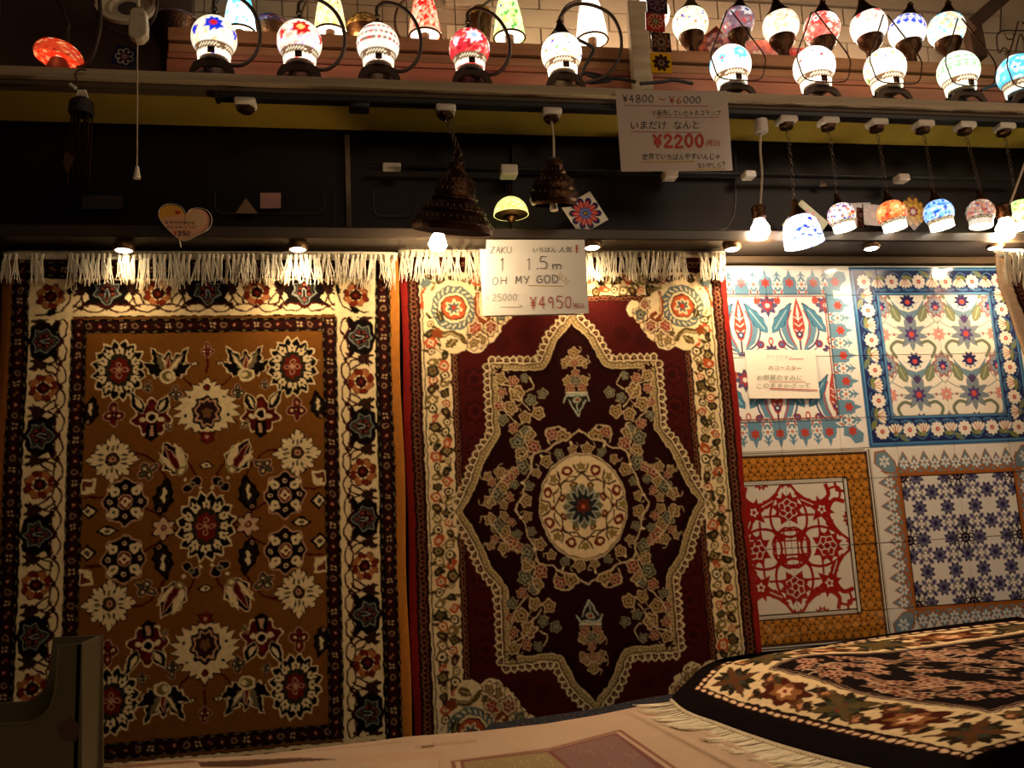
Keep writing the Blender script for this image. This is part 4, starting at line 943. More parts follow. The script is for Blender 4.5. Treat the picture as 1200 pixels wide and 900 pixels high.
# beige printed cloth, authored in its own plan and laid over the pile
def beige():
    W, H = 860, 230; c = Paint(W, H, .9, '#bfa48c'); P = lambda *a: [(x-110, y-810) for x, y in a]
    rng = random.Random(2)
    c.poly(P((528, 892), (643, 877), (727, 855), (800, 905), (1000, 1040), (560, 1040)), '#8a5a48')
    c.poly(P((533, 893), (643, 879), (725, 857.5), (796, 906), (990, 1040), (566, 1040)), '#bfa48c')
    c.poly(P((539, 892), (643, 879.5), (722, 859), (780, 900), (960, 1040), (572, 1040)), '#7a4a44')
    c.poly(P((543, 893), (641, 881.5), (668, 903), (800, 1040), (580, 1040)), '#93805a')
    c.poly(P((647, 880.5), (721, 861), (762, 894), (930, 1040), (806, 1040), (668, 899)), '#84645e')
    for i in range(260):
        x, y = rng.uniform(640, 860), rng.uniform(858, 960); q = c.at(x-110, y-810, rot=rng.uniform(0, 360))
        if 662 < x < 900 and y < 884+(x-647)*.75-16 and y > 862+abs(x-725)*(.72 if x > 725 else .25)+3: q.poly([(-2.5, -.8), (2, -1.2), (3, .8), (-1, 1)], '#937068')
    for i in range(200):
        x, y = rng.uniform(548, 700), rng.uniform(884, 960)
        if y > 893-(x-543)*.1 and (x-643)*.9 < y-886: c.at(x-110, y-810, rot=rng.uniform(0, 360)).poly([(-2.2, -.6), (2, -.8), (2, .7)], '#b8a06c')
    for i in range(20):                                 # faint worn lettering marks
        x = 487+i*3.6; c.line(P((x, 877-i*.35), (x+2.4, 873.5-i*.35+rng.uniform(-1, 1))), .9, '#8e6a54')
    c.line(P((494, 876), (508, 874.5)), 2.4, '#6e4a38'); c.line(P((305, 886), (470, 870)), .8, '#a9836a'); c.line(P((515, 892), (517, 960)), .8, '#a9836a')
    c.poly(P((232, 893), (352, 888), (400, 890), (350, 893), (290, 899), (236, 899)), '#5a3c2a'); c.poly(P((125, 897), (225, 891), (236, 893), (140, 901)), '#8a6248'); c.poly(P((400, 886), (520, 880), (524, 888), (404, 896)), '#c0a084')
    return c.out()
CB = beige()
tx = [110, 160, 230, 300, 400, 480, 560, 640, 700, 748, 775, 810, 850, 880, 915, 970]; ty = [905, 893, 889, 885, 873, 863, 857, 848, 838, 828, 831, 845, 862, 878, 900, 940]
def fbe(S, T, d):
    px = 110+S*860; top = np.interp(px, tx, ty); py = top+(1040-top)*T**1.0*(1)
    pyy = 810+230*T; py = np.maximum(top, pyy)
    py = np.where(pyy < top, top, pyy)
    z = .775-.00*T+.006*np.exp(-((px-(752+(py-840)*1.9))/9)**2)*(py > 834)+.004*np.exp(-((px-(800+(py-842)*1.9))/8)**2)
    z = z-.010*np.exp(-(py-top)/3.)
    P = onZ(px, py, z); P[..., 2] -= d+np.where(pyy < top-2, .004, 0)
    P[..., 1] += np.where(pyy < top, np.minimum((top-pyy)*.0002, .004), 0); return P
bg = thing('folded_printed_rug', 'pale beige rug folded face down with a printed olive and mauve panel', 'rug', (.2, 1.5, .735))
sheet('printed_face', CB, fbe, .007, M_PRINT, bg)
# second layer below it, and dark blue rug seen behind
slab('under_fold', (-.75, .95, .737), (.80, 1.70, .7675), mat('beige_wool', '#b8967a', .95, bump=.4, bscale=300), bg, .006)
def roll(S, T, d):
    px = 560+S*235; top = np.interp(px, [560, 580, 640, 700, 745, 795], [858, 847, 839, 830, 820, 812]); py = top+T*26
    z = .7535-.004*T-d; return onZ(px, py, z)
cs = Paint(290, 60, 1, '#2c2c34'); r_ = random.Random(4)
for i in range(900): cs.at(r_.uniform(0, 290), r_.uniform(0, 60), rot=r_.uniform(0, 180)).poly([(-2, -.6), (2, -.5), (1.5, .7)], r_.choice(['#4a4a52', '#1c1c24', '#6a5a4e', '#3a4450', '#8a4a34' if r_.random() < .25 else '#23232b']))
bl = thing('folded_blue_rug', 'dark speckled blue-grey rug folded behind the beige one', 'rug', (.5, 2.1, .735)); sheet('pile', cs.out(), roll, .010, M_PILE, bl)

# draped black and cream rug
gu = np.array([0, 16, 71, 150, 229, 284, 300.]); gv = np.array([0, 32, 87, 200, 330.])
CTRL = {0: [(787, 817), (797, 826), (842, 845), (925, 873), (1025, 899), (1112, 918), (1132, 924)],
        32: [(801, 803), (812, 808), (868, 829), (955, 853), (1050, 873), (1137, 892), (1158, 897)],
        87: [(833, 777), (846, 777), (901, 784), (1010, 812), (1160, 837), (1222, 862), (1248, 869)],
        200: [(978, 753), (987, 754), (1045, 763), (1160, 782), (1300, 805), (1385, 830), (1405, 840)],
        330: [(1192, 722), (1206, 724), (1262, 732), (1360, 750), (1460, 775), (1540, 800), (1560, 808)]}
CZ = {0: [.795, .795, .79, .79, .79, .79, .785], 32: [.80, .81, .815, .815, .815, .81, .80], 87: [.80, .82, .845, .85, .85, .84, .83], 200: [.82, .835, .87, .885, .885, .88, .87], 330: [.855, .87, .90, .92, .93, .92, .91]}
def _lim(p, z):
    P = onZ(p[0], p[1], z); return float(onY(p[0], p[1], 2.40)[2]) if P[1] > 2.40 else z
CZ = {v: [_lim(p, z) for p, z in zip(CTRL[v], CZ[v])] for v in CTRL}
G = np.array([[[*p, z] for p, z in zip(CTRL[int(v)], CZ[int(v)])] for v in gv])
def herm(xs, ys, x):                                    # nonuniform cubic through ys (axis 0)
    m = np.gradient(ys, xs, axis=0); i = np.clip(np.searchsorted(xs, x)-1, 0, len(xs)-2); h = (xs[i+1]-xs[i]); t = (x-xs[i])/h
    sh = (-1,)+(1,)*(ys.ndim-1); h, t = h.reshape(sh), t.reshape(sh)
    return (2*t**3-3*t**2+1)*ys[i]+(t**3-2*t**2+t)*h*m[i]+(-2*t**3+3*t**2)*ys[i+1]+(t**3-t**2)*h*m[i+1]
CP3 = rug_pile(1.15); hh, ww = CP3.shape[:2]
def patch(S, T, d):
    u, v = S*300, T*330
    if S.ndim == 2:
        A = herm(gv, G, v[:, 0]); B = herm(gu, np.moveaxis(A, 1, 0), u[0]); Q = np.moveaxis(B, 0, 1)
    else:
        Q = np.array([herm(gu, herm(gv, G, np.array([b]))[0], np.array([a]))[0] for a, b in zip(u, v)])
    P = onZ(Q[..., 0], Q[..., 1], Q[..., 2]); over = P[..., 1] > 2.41; P = np.where(over[..., None], onY(Q[..., 0], Q[..., 1], 2.41), P); P[..., 2] += .003*np.sin(u*.05+v*.03)*np.clip(v/80, 0, 1)-d; return P
dr = thing('draped_rug', 'black and cream floral rug draped over the heap at lower right', 'rug', (1.0, 1.9, .735))
sheet('pile', CP3, patch, .02, M_PILE, dr)
es = np.linspace(0.0, 1, 64); Pe = patch(es, es*0, .008)
m = MB(); m.tube([tuple(p) for p in Pe], .006, 6); m.build('edge_binding', M_COT, dr)
rng = random.Random(77); vars_ = []
for k in range(5):
    m = MB()
    for j in range(6):
        L = .095*rng.uniform(.9, 1.1); sx = (j-2.5)*.0018
        m.tube([(sx*.5, 0, 0), (sx+rng.uniform(-.002, .002), -L*.35, -.005), (sx*1.6+rng.uniform(-.003, .003), -L*.7, -.007), (sx*2+rng.uniform(-.005, .005), -L, -.007)], [.0024, .0024, .002, .0012], 4)
    m.tube([(0, .004, .002), (0, -.004, 0), (0, -.009, -.004)], [.003, .0045, .003], 6)
    o = m.build('tassel', M_COT, dr); o.data.transform(Matrix.Translation(parent_origin(dr))); vars_.append(o.data); bpy.data.objects.remove(o)
n = 84
for i in range(n):
    t = (i+.5)/n; p, q = patch(np.array([t, min(t+.01, 1)]), np.zeros(2), .010); dd = q-p; ang = math.atan2(dd[1], dd[0])
    o = link('tassel', vars_[rng.randrange(5)], dr, V(p)-dr.location); o.rotation_euler = (rng.uniform(-.1, .1), 0, ang+rng.uniform(-.3, .1)-.25)
heap = thing('rug_heap', 'folded brown rug under the draped black and cream rug', 'rug stack', (1.6, 1.9, .735))
zz = .737
for k, (a, b_) in enumerate(((.055, '#3a2018'), (.0, ''))):
    if a: slab('folded_rug', (1.15+k*.05, 1.55, zz), (2.2, 2.2, zz+.035), mat('heap_wool_%d' % k, b_, .95, bump=.4, bscale=300), heap, .01); zz += .036

# ------------------------------------------------------------------ lamp riser and back fittings
YR = 2.52
rs = thing('lamp_riser', 'stepped pine board riser behind the front row of lamps', 'riser', (.6, YR, ZT))
xr0 = xy_(196, 60, YR)
def rz(py, px=520): return zy(px, py, YR)
RT = rz(46)
for nm, a, b, y0, y1, m in (('board', 46, 60, YR, YR+.02, M_OWOOD), ('board', 62, 72, YR+.01, YR+.03, M_OWOOD), ('board', 74, 80, YR, YR+.02, M_RWOOD), ('board', 83, 98, YR-.01, YR+.01, M_RWOOD)):
    lo = max(rz(b), ZT+.001); slab(nm, (xr0, y0, lo), (XR, y1, rz(a)), m, rs, .002)
slab('top_board', (xr0, YR+.02, RT-.014), (XR, 2.90, RT), M_OWOOD, rs, .002)
slab('back_board', (xr0, YR+.032, ZT+.001), (XR, YR+.04, RT-.015), M_DWOOD, rs, .001)
for px in (455, 575, 690, 812, 905): slab('spacer', (xy_(px, 78, YR)-.01, YR+.005, rz(83)), (xy_(px, 78, YR)+.01, YR+.03, rz(80)), M_DWOOD, rs, .001)
# wire grid on the wall
gw = thing('wire_grid', 'black wire display grid hung behind the second row of lamps', 'wire grid', (xy_(450, 20, 2.86), 2.86, RT))
gx0, gx1, gz0 = xy_(208, 40, 2.86), xy_(560, 40, 2.86), RT+.01
k = 0
while gx0+k*.088 < gx1: MB().tube([(gx0+k*.088, 2.86, gz0), (gx0+k*.088, 2.86, gz0+.62)], .0022, 5).build('wire', M_WIRE, gw); k += 1
for k in range(11): MB().tube([(gx0-.02, 2.865, gz0+.02+k*.06), (gx1+.02, 2.865, gz0+.02+k*.06)], .0018, 5).build('wire', M_WIRE, gw)
# pale post with a row of tile coasters
pp = onY(775, 72, YS+.03)
tag(slab('wooden_post', (pp[0]-.035, YS+.19, ZT+.001), (pp[0]+.03, YS+.22, ZT+.42), M_PLANK, b=.003), 'pale wooden post behind the vertical row of coasters', 'post')
# braces at upper right
def bar(px0, py0, px1, py1, y, w, m, nm, lb, cat):
    a, b = onY(px0, py0, y), onY(px1, py1, y); d = (b-a)/np.linalg.norm(b-a); n = np.array([-d[2], 0, d[0]])*w
    mb = MB(); mb.prism([a-n, b-n, b+n, a+n], (0, .04, 0)); return tag(mb.build(nm, m, smooth=False), lb, cat)
bar(1140, 28, 1186, -12, 2.74, .026, M_DWOOD, 'diagonal_brace', 'diagonal dark wooden brace at the top right', 'brace')
bar(1142, 24, 1150, 66, 2.76, .030, M_DWOOD, 'upright_brace', 'short upright dark wooden brace below the diagonal one', 'brace')
sc = thing('scroll_rack', 'black wrought iron scroll rack at the upper right corner', 'rack', onY(1183, 62, 2.62))
for P in ([(1170, 62), (1170, 38), (1200, 36), (1230, 36)], [(1172, 62), (1176, 56), (1182, 60), (1178, 64)], [(1190, 60), (1196, 40), (1204, 60)], [(1176, 38), (1181, 46), (1188, 44), (1186, 38)], [(1174, -5), (1172, 38)]):
    MB().tube([onY(a, b, 2.62) for a, b in smooth(P, 4)], .0028, 5).build('scroll', M_IRON, sc)

# ------------------------------------------------------------------ mosaic lamps
WHT, BLU, RED_, YEL, GRN, CYA, PNK, ORG = '#fff2d8', '#1a30c8', '#c8201c', '#ffd070', '#4cae58', '#58c8e8', '#f0a8a0', '#f07830'
def beads(c, cols, n, r, rng, edge=None):
    W, H = c.w, c.h
    for i in range(n):
        x, y = rng.uniform(0, W), rng.uniform(0, H); s = rng.uniform(.7, 1.3)*r; col = rng.choice(cols)
        c.at(x, y, rot=rng.uniform(0, 90)).poly([(-s, -s*.8), (s*.9, -s), (s, s*.8), (-s*.8, s)], col)
def star(c, x, y, R, col, cen, col2=None, n=8):
    q = c.at(x, y, sy=1.15, sc=1); q.polar(R*1.25, n, .28, col2 or col, sharp=1, m=n*8); q.polar(R, n, .36, col, sharp=1, m=n*8); q.polar(R*.5, n, .2, cen, sharp=1, m=n*8)
def globe_art(kind, seed, pal, bottom=True):
    """plan of the glass: W=200 once round, H=100 top to bottom; camera side is x=150"""
    rng = random.Random(seed); c = Paint(200, 100, 1, pal[0], ss=1); F = 150
    beads(c, pal[1], 420, 3.0, rng)
    if kind == 'star':
        for k in range(3): star(c, (F+5+66.7*k) % 200, 44, 9.5, pal[2], pal[3])
        for k in range(3): star(c, (F-26+66.7*k) % 200, 52, 5, pal[2], pal[4])
    elif kind == 'band':
        for y, s in ((34, 0), (46, 3), (58, 0)):
            for k in range(25): c.ell(k*8+s, y, 3.6, 3.2, pal[2] if k % 2 else pal[3], 8)
    elif kind == 'waves':
        for y in (38, 55):
            for k in range(16): c.ell(k*12.5+(y % 20)*.3, y, 5.5, 5, pal[2], 8); c.ell(k*12.5+6, y+6, 2.6, 2.4, pal[3], 8)
            c.rect(0, y-7, 200, y-5.6, pal[4])
    elif kind == 'dots':
        for k in range(46): c.ell(rng.uniform(0, 200), rng.uniform(12, 74), 2.6, 2.9, rng.choice(pal[2:5]), 8)
    elif kind == 'scroll':
        for k in range(5):
            q = c.at((F-14+40*k) % 200, 50); P = [(math.cos(t*.9)*(11-t*1.1), math.sin(t*.9)*(12-t*1.1)) for t in range(10)]; q.curve(P, 1.6, pal[2], 3); star(c, (F+6+40*k) % 200, 36, 5, pal[3], pal[4])
    elif kind == 'flower':
        for k in range(5): q = c.at((F+40*k-6) % 200, 48); [q.at(0, 0, rot=b*30).ell(0, -11, 2.6, 7, pal[2], 8) for b in range(12)]; q.ell(0, 0, 5, 5, pal[3])
    if bottom:
        c.rect(0, 74, 200, 88, '#6a4a30')
        for r in range(3):
            for k in range(34): c.ell(k*5.9+r*2.9, 76.5+r*4.4, 1.6, 1.5, '#fff0c8', 6)
        c.rect(0, 88, 200, 100, '#fff4dc')
    return c.out()
def glass(name, prof, C, art, m, parent, R=None, n=72, arcs=None):
    """lathe a glass body with its bead picture as vertex colour"""
    h, w = art.shape[:2]; prof = np.array(prof); rows = 38
    tt = np.linspace(0, len(prof)-1, rows); pr = np.stack([np.interp(tt, np.arange(len(prof)), prof[:, k]) for k in range(2)], 1)
    a = np.arange(n)*2*math.pi/n; Rm = np.array(R) if R is not None else np.eye(3)
    P = np.stack([pr[:, :1]*np.cos(a-math.pi), pr[:, :1]*np.sin(a-math.pi), np.repeat(pr[:, 1:], n, 1)], -1).reshape(-1, 3) @ Rm.T+np.array(C)
    i, j = np.meshgrid(np.arange(rows-1), np.arange(n), indexing='ij'); q = np.stack([i*n+j, i*n+(j+1) % n, (i+1)*n+(j+1) % n, (i+1)*n+j], -1).reshape(-1, 4)
    # canvas x=0 at angle -180deg (pointing -x); the camera side (-y) is angle -90deg -> x = 50; shift so x=150 faces it
    cx = ((np.arange(n)/n*w+100*w/200) % w).astype(int); cy = np.clip((np.linspace(0, 1, rows)*(h-1)).astype(int), 0, h-1)
    return fast_mesh(name, P, q[:, ::-1], m, parent, art[cy][:, cx].reshape(-1, 3))
def sph(r, a0=8, a1=130, sz=1., neck=.62, nz=-1.08, n=12):
    P = [(r*math.sin(math.radians(a)), r*sz*math.cos(math.radians(a))) for a in np.linspace(a0, a1, n)]
    if neck: P += [(r*.74, -r*.82), (r*.72, -r*.95), (r*.70, r*nz)]
    return P
def swan(C, r, t, s=1., m=None):
    P = [(.70, 1.28), (1.25, 1.22), (1.75, .75), (2.0, 0), (1.95, -.8), (1.6, -1.6), (1.0, -2.1), (.35, -2.2), (0, -1.9), (0, -1.5)]
    MB().tube([C+np.array([x*s*r, .02*0, -z*r]) for x, z in smooth(P, 5)], [max(.0045, .0062-.00002*i) for i in range(len(smooth(P, 5)))], 8).build('curved_arm', M_IRON, t)
def foot(C, r, t, zf):
    m = MB(); z0 = zf+.001; h = (C[2]-1.06*r)-z0; h = max(h, .012)*.86
    O = [(-.98*r, 0), (-.95*r, .4*h), (-.78*r, .78*h), (-.45*r, .97*h), (0, h), (.45*r, .97*h), (.78*r, .78*h), (.95*r, .4*h), (.98*r, 0)]
    I = [(.78*r, 0), (.70*r, .38*h), (.42*r, .62*h), (0, .68*h), (-.42*r, .62*h), (-.70*r, .38*h), (-.78*r, 0)]
    for y0, dy in ((-.5*r, .16*r), (.34*r, .16*r)): m.prism([(C[0]+a, C[1]+y0, z0+b) for a, b in O+I], (0, dy, 0))
    m.lathe([(.62*r, z0+h*.93), (.62*r, C[2]-1.062*r), (.2*r, C[2]-1.06*r)], (C[0], C[1], 0), 20)
    ft_ = m.build('iron_foot', M_IRON, t, smooth=False)
    MB().bbox((C[0]-.15*r, C[1]-.80*r, C[2]-1.12*r), (C[0]+.15*r, C[1]-.73*r, C[2]-.82*r), .001).build('front_strap', M_BRZ, ft_)
def cap_top(C, r, t, kind='ring', m=None, k=1.):
    m = m or M_IRON
    if kind == 'ring':
        MB().lathe([(.36*r, .97*r*.93), (.30*r, 1.08*r), (.12*r, 1.2*r), (.08*r, 1.34*r), (.0001, 1.36*r)], C, 16).build('cap', m, t); cp_ = COL.objects[-1]
        MB().torus((C[0], C[1], C[2]+1.46*r), .12*r, .0022, (0, 1, 0)).build('ring', m, cp_)
    else:
        MB().lathe([(.78*r*k, .66*r), (.70*r*k, .76*r), (.5*r*k, .98*r), (.28*r*k, 1.35*r), (.16*r*k, 1.6*r), (.18*r*k, 1.68*r), (.1*r*k, 1.8*r), (.0001, 1.84*r)], C, 20).build('cone_cap', m, t)
FRONT = [
 (251, 45, 26, 'star', [WHT, [WHT, '#ffe8b0', '#fff6e0', '#f4c890'], BLU, RED_, BLU], M_GLASSL, 'swan', 'ring', 'lit white mosaic globe lamp with a blue star, leftmost of the bright front lamps'),
 (351, 50, 26, 'star', [WHT, [WHT, '#ffe0d0', '#f4b8a0', '#d8c0e8'], RED_, YEL, RED_], M_GLASSL, 'swan', 'ring', 'lit white globe lamp with red star rimmed in gold, second from left on the shelf'),
 (443, 53, 25, 'band', [WHT, [WHT, '#fff8e8'], '#c84848', '#8a7468', WHT], M_GLASSL, 'swan', 'ring', 'lit white globe lamp with rows of red and grey diamonds'),
 (550, 58, 24, 'star', ['#d8303a', ['#d02830', '#e85848', '#b01828', '#f8c0b0'], '#f8f0ff', '#a8c0f0', '#ffd8c8'], M_GLASSL, 'swan', 'ring', 'lit red mosaic globe lamp with a white star on the front edge'),
 (658, 63, 24, 'dots', [WHT, [WHT, '#fff0b8', '#ffe690'], BLU, '#b87838', GRN], M_GLASSH, 'cone', 'cone', 'lit pale yellow globe lamp with small blue dots under a bronze cone'),
 (856, 77, 24, 'star', [WHT, [WHT, '#fff4e8', '#f8d8d0'], CYA, '#a8e8f8', '#a86868'], M_GLASSH, 'loop', '', 'lit white globe lamp with a cyan star inside a wire loop'),
 (954, 79, 25, 'dots', [WHT, [WHT, '#fff4e8', '#fbe4dc'], '#d83838', '#f0b8a8', WHT], M_GLASSH, 'loop', '', 'lit white globe lamp with small red marks inside a wire loop'),
 (1037, 81, 25, 'dots', [WHT, [WHT, '#f8f8b8', '#f4f0a0'], '#3858d8', '#88a848', '#c8b838'], M_GLASSH, 'loop', '', 'lit yellow-white globe lamp with blue and green dots inside a wire loop'),
 (1123, 84, 25, 'waves', [WHT, ['#e8ffe0', '#c8f0b8', '#f4ffec'], '#8ad088', '#d8f8c8', '#68b068'], M_GLASSH, 'loop', '', 'lit green and white globe lamp inside a wire loop'),
 (1193, 87, 23, 'star', [CYA, ['#a8ecf8', '#58b8d8', '#e8ffff'], '#f0ffff', '#58b8d8', '#3898c8'], M_GLASSL, 'loop', '', 'lit cyan globe lamp at the right end of the shelf'),
]
PSY = YS+.062
for i, (px, py, r, kind, pal, gm, arm, cap, lb) in enumerate(FRONT):
    C = onY(px, py, PSY); rr = r*depth(C)/FPX*1.0; rr = min(rr, .066)
    t = thing('mosaic_lamp', lb, 'lamp', (C[0], C[1], ZT), 'mosaic lamps standing on the front edge of the shelf')
    # keep the glass clear of the shelf
    glass('glass_globe', sph(rr, sz=1.0), C, globe_art(kind, 10+i, pal), gm, t)
    foot(C, rr, t, ZT)
    lamp('lamp_glow', 'POINT', C+np.array([0, .03, rr+.05]), .16, (1, .72, .45), .02, t)
    if cap: cap_top(C, rr, t, cap, M_IRON if cap == 'ring' else M_BRZ)
    if arm == 'swan': swan(C, rr, t)
    elif arm == 'cone': MB().tube([C+np.array([x*rr, .04, z*rr]) for x, z in smooth([(.05, 1.8), (.3, 2.5), (1.0, 3.1), (2.0, 3.1), (2.9, 2.6), (3.3, 1.6), (3.2, .5), (2.6, -.5), (1.7, -1.0), (.8, -1.2)], 5)], .0055, 8).build('curved_arm', M_IRON, t)
    else:
        L = [(-.35, 2.35), (-.9, 1.1), (-1.35, .1), (-1.3, -.5), (-1.02, -1.15), (0, -1.25), (1.0, -1.15), (1.3, -.5), (1.32, .1), (.7, 1.1), (-.15, 2.35)]
        MB().tube([C+np.array([x*rr, -.9*rr, z*rr]) for x, z in smooth(L, 5)], .0024, 6).build('wire_loop', M_BRZ, t)

# cone shades of the second row, standing on the riser top
YC2 = 2.66
CONES = [(281, 12, 'cyan and white lit cone shade lamp behind the blue-star globe', ['#d8fbff', ['#f4ffff', '#9ae6f2', '#58b8d8', '#e8fff8'], CYA, '#3890c0', WHT], 38),
 (387, 15, 'yellow and white lit cone shade lamp behind the second globe', ['#fff0a8', ['#fff8d0', '#ffe070', '#f0b848', WHT], '#d08828', '#fff0b0', RED_], 38),
 (498, 17, 'red and orange lit cone shade lamp on the riser', ['#ffb090', ['#ff6038', '#d82818', '#fff0d0', '#f8a878'], '#d02020', '#ffd8a8', WHT], 42),
 (597, 19, 'green and yellow lit cone shade lamp on the riser', ['#f0ffb8', ['#a8e880', '#60b850', '#f8ffd0', '#e8f078'], '#40a058', '#fff8c0', BLU], 44),
 (694, 22, 'white and pink lit cone shade lamp on the riser', [WHT, [WHT, '#fff0f0', '#f8d0d0'], '#f0a0a0', WHT, WHT], 47)]
for i, (px, py, lb, pal, pb) in enumerate(CONES):
    B = onY(px, pb, YC2); k = depth(B)/FPX; z0 = max(B[2], RT+.03)-B[2]; C = B+np.array([0, 0, z0])
    t = thing('cone_lamp', lb, 'lamp', (C[0], C[1], RT), 'cone shade lamps on the riser')
    art = globe_art('flower' if i in (0, 2) else 'dots', 40+i, pal, False)
    H = 52*k
    lamp('lamp_glow', 'POINT', C+np.array([.07, .06, .03]), 1.3, (1, .74, .48), .02, t)
    prof = [(.25*19*k, H), (.45*19*k, H*.98), (.62*19*k, H*.86), (.78*19*k, H*.6), (.9*19*k, H*.3), (19*k, 0)]
    glass('glass_cone', prof, C, art, M_GLASSH if i in (0, 4) else M_GLASSL, t)
    MB().lathe([(19*k, .001), (19.6*k, -.003), (18*k, -.006), (17*k, -.003), (18.6*k, .002)], C, 28).build('rim', M_GOLDC, t)
    MB().lathe([(16.8*k, .004), (8*k, .008), (.0001, .009)], C, 24).build('diffuser', mat('lit_diffuser', (1, .9, .75), .5, emis=4, ecol=(1, .85, .62)), t)
    MB().lathe([(.016, -(C[2]-RT)), (.016, .004)], C, 14, cap=True).build('socket', M_BRZ, t)
    MB().torus(C+np.array([0, 0, 0]), 22*k, .003, (0, 0, 1), 24).build('guard_ring', M_IRON, t) if i == 9 else None
    P = [(1.0, .55*0), (1.5, .3), (1.75, 1.0), (1.7, 1.9), (1.3, 2.7), (.6, 3.1), (.05, 3.0), (0, 2.75)]
    MB().tube([C+np.array([-x*19*k, .045, z*19*k]) for x, z in smooth([(0, -.02)]+P, 4)], .005, 7).build('curved_arm', M_IRON, t)

# unlit bowls behind
BOWLS = [(206, 26, 26, 9, ['#6a5a5a', ['#8a6a70', '#4a3438', '#b09090', '#2a2020'], BLU, RED_, WHT], 'unlit dark mosaic bowl at the left end of the riser'),
 (318, 34, 22, 16, ['#5a4a68', ['#6a6aa0', '#a04848', '#3a58a0', '#c8a0a0'], BLU, RED_, WHT], 'unlit blue and red mosaic bowl behind the cyan cone'),
 (427, 36, 22, 20, ['#8a6a38', ['#b08848', '#5a4020', '#d8b878', '#3a2818'], ORG, RED_, WHT], 'unlit golden mosaic bowl right of the yellow cone'),
 (563, 20, 14, 14, ['#a87828', ['#d8a040', '#5a7830', '#a04820', '#3a2818'], ORG, GRN, WHT], 'unlit amber and green mosaic shade beside the green cone')]
for i, (px, py, a, b, pal, lb) in enumerate(BOWLS):
    C = onY(px, py, 2.77); k = depth(C)/FPX; C[2] = max(C[2], RT+.02); t = thing('mosaic_bowl', lb, 'bowl', (C[0], C[1], RT), 'unlit mosaic bowls on the riser')
    glass('glass_bowl', [(a*k*math.sin(math.radians(q)), b*k*math.cos(math.radians(q))) for q in np.linspace(4, 92, 10)], C, globe_art('dots', 60+i, pal, False), M_GLASS0, t)
    MB().lathe([(a*k*.98, 0), (a*k*.6, -(C[2]-RT)*.5), (a*k*.5, -(C[2]-RT))], C, 24).build('base', M_BRZ, t)
    MB().lathe([(a*k*.16, b*k*.97), (a*k*.12, b*k*1.1), (.0001, b*k*1.2)], C, 10).build('knob', M_BRZ, t)

# globes of the second row at the right, each with cone cap and bowl foot
REAR = [(763, 17, 22, 'star', [WHT, [WHT, '#ffe4dc', '#f08078', '#fff4ec'], '#d83848', '#ffd0c8', WHT], M_GLASSL, 'lit white and crimson globe half hidden behind the coasters'),
 (809, 28, 21, 'dots', [WHT, ['#fffadc', '#fff0a0', '#e8f0b8'], BLU, '#3858d8', '#b87838'], M_GLASSL, 'lit cream globe with blue dots and olive cap behind the shelf front'),
 (865, 26, 19, 'star', ['#8a7080', ['#9a7888', '#7a5868', '#b898a0', '#c85858'], '#fffaff', '#5a6090', '#e0d0e0'], M_GLASSD, 'dim violet globe with a glowing white star'),
 (915, 31, 21, 'scroll', [WHT, [WHT, '#ffe8d0', '#f8c8a0'], '#c88858', '#f0c8a0', ORG], M_GLASSL, 'lit cream and peach globe behind the red-dotted lamp'),
 (963, 34, 21, 'star', ['#e86858', ['#f08070', '#ffb8a8', '#d04038', '#fff0e0'], '#fffaf0', '#ffd8e0', RED_], M_GLASSL, 'lit coral red globe with a white star'),
 (1018, 31, 21, 'scroll', [WHT, [WHT, '#ffe8e0', '#f8d8d0'], '#b87878', '#d85858', RED_], M_GLASSL, 'lit pinkish white globe with scroll lines'),
 (1063, 37, 21, 'waves', [WHT, ['#fff4f0', '#f8e0d8', '#d8d8f8'], '#3050d0', '#98b0f0', '#7888d8'], M_GLASSL, 'lit white globe with two bands of blue beads'),
 (1109, 35, 21, 'scroll', ['#ffe8d0', ['#fff0dc', '#f8c890', '#88d8e8', '#fff8ec'], '#a88868', CYA, WHT], M_GLASSL, 'lit peach and cyan globe with scroll lines at the right of the rear row')]
for i, (px, py, r, kind, pal, gm, lb) in enumerate(REAR):
    C = onY(px, py, 2.60); k = depth(C)/FPX; rr = r*k; t = thing('footed_globe_lamp', lb, 'lamp', (C[0], C[1], RT), 'globe lamps in the rear row at the right')
    lamp('lamp_glow', 'POINT', C+np.array([.0, .12, .0]), .7, (1, .74, .48), .02, t)
    tilt = Matrix.Rotation(math.radians((-8, 6, 10, -6, 8, -10, 14, 12)[i]), 3, 'Y')
    glass('glass_globe', sph(rr, 8, 150, neck=0), C, globe_art(kind, 80+i, pal, False), gm, t, R=tilt)
    MB().lathe([(p*rr, q*rr) for p, q in ((.80, .60), (.70, .76), (.46, 1.0), (.26, 1.35), (.15, 1.6), (.18, 1.7), (.08, 1.85), (.0001, 1.9))], C, 20, R=tilt).build('cone_cap', mat('olive_bronze', '#6b5a22', .5, .6, bump=.3, bscale=140) if i == 1 else M_BRZ, t)
    zb = RT-C[2]
    MB().lathe([(.70*rr, -.66*rr), (.72*rr, -.82*rr), (.62*rr, -1.1*rr), (.42*rr, -1.35*rr), (.30*rr, max(-1.55*rr, zb+.006)), (.34*rr, zb+.001)] if zb < -1.4*rr else [(.70*rr, -.66*rr), (.66*rr, -.85*rr), (.4*rr, zb+.001)], C, 20, R=None).build('bowl_foot', M_BRZ, t)

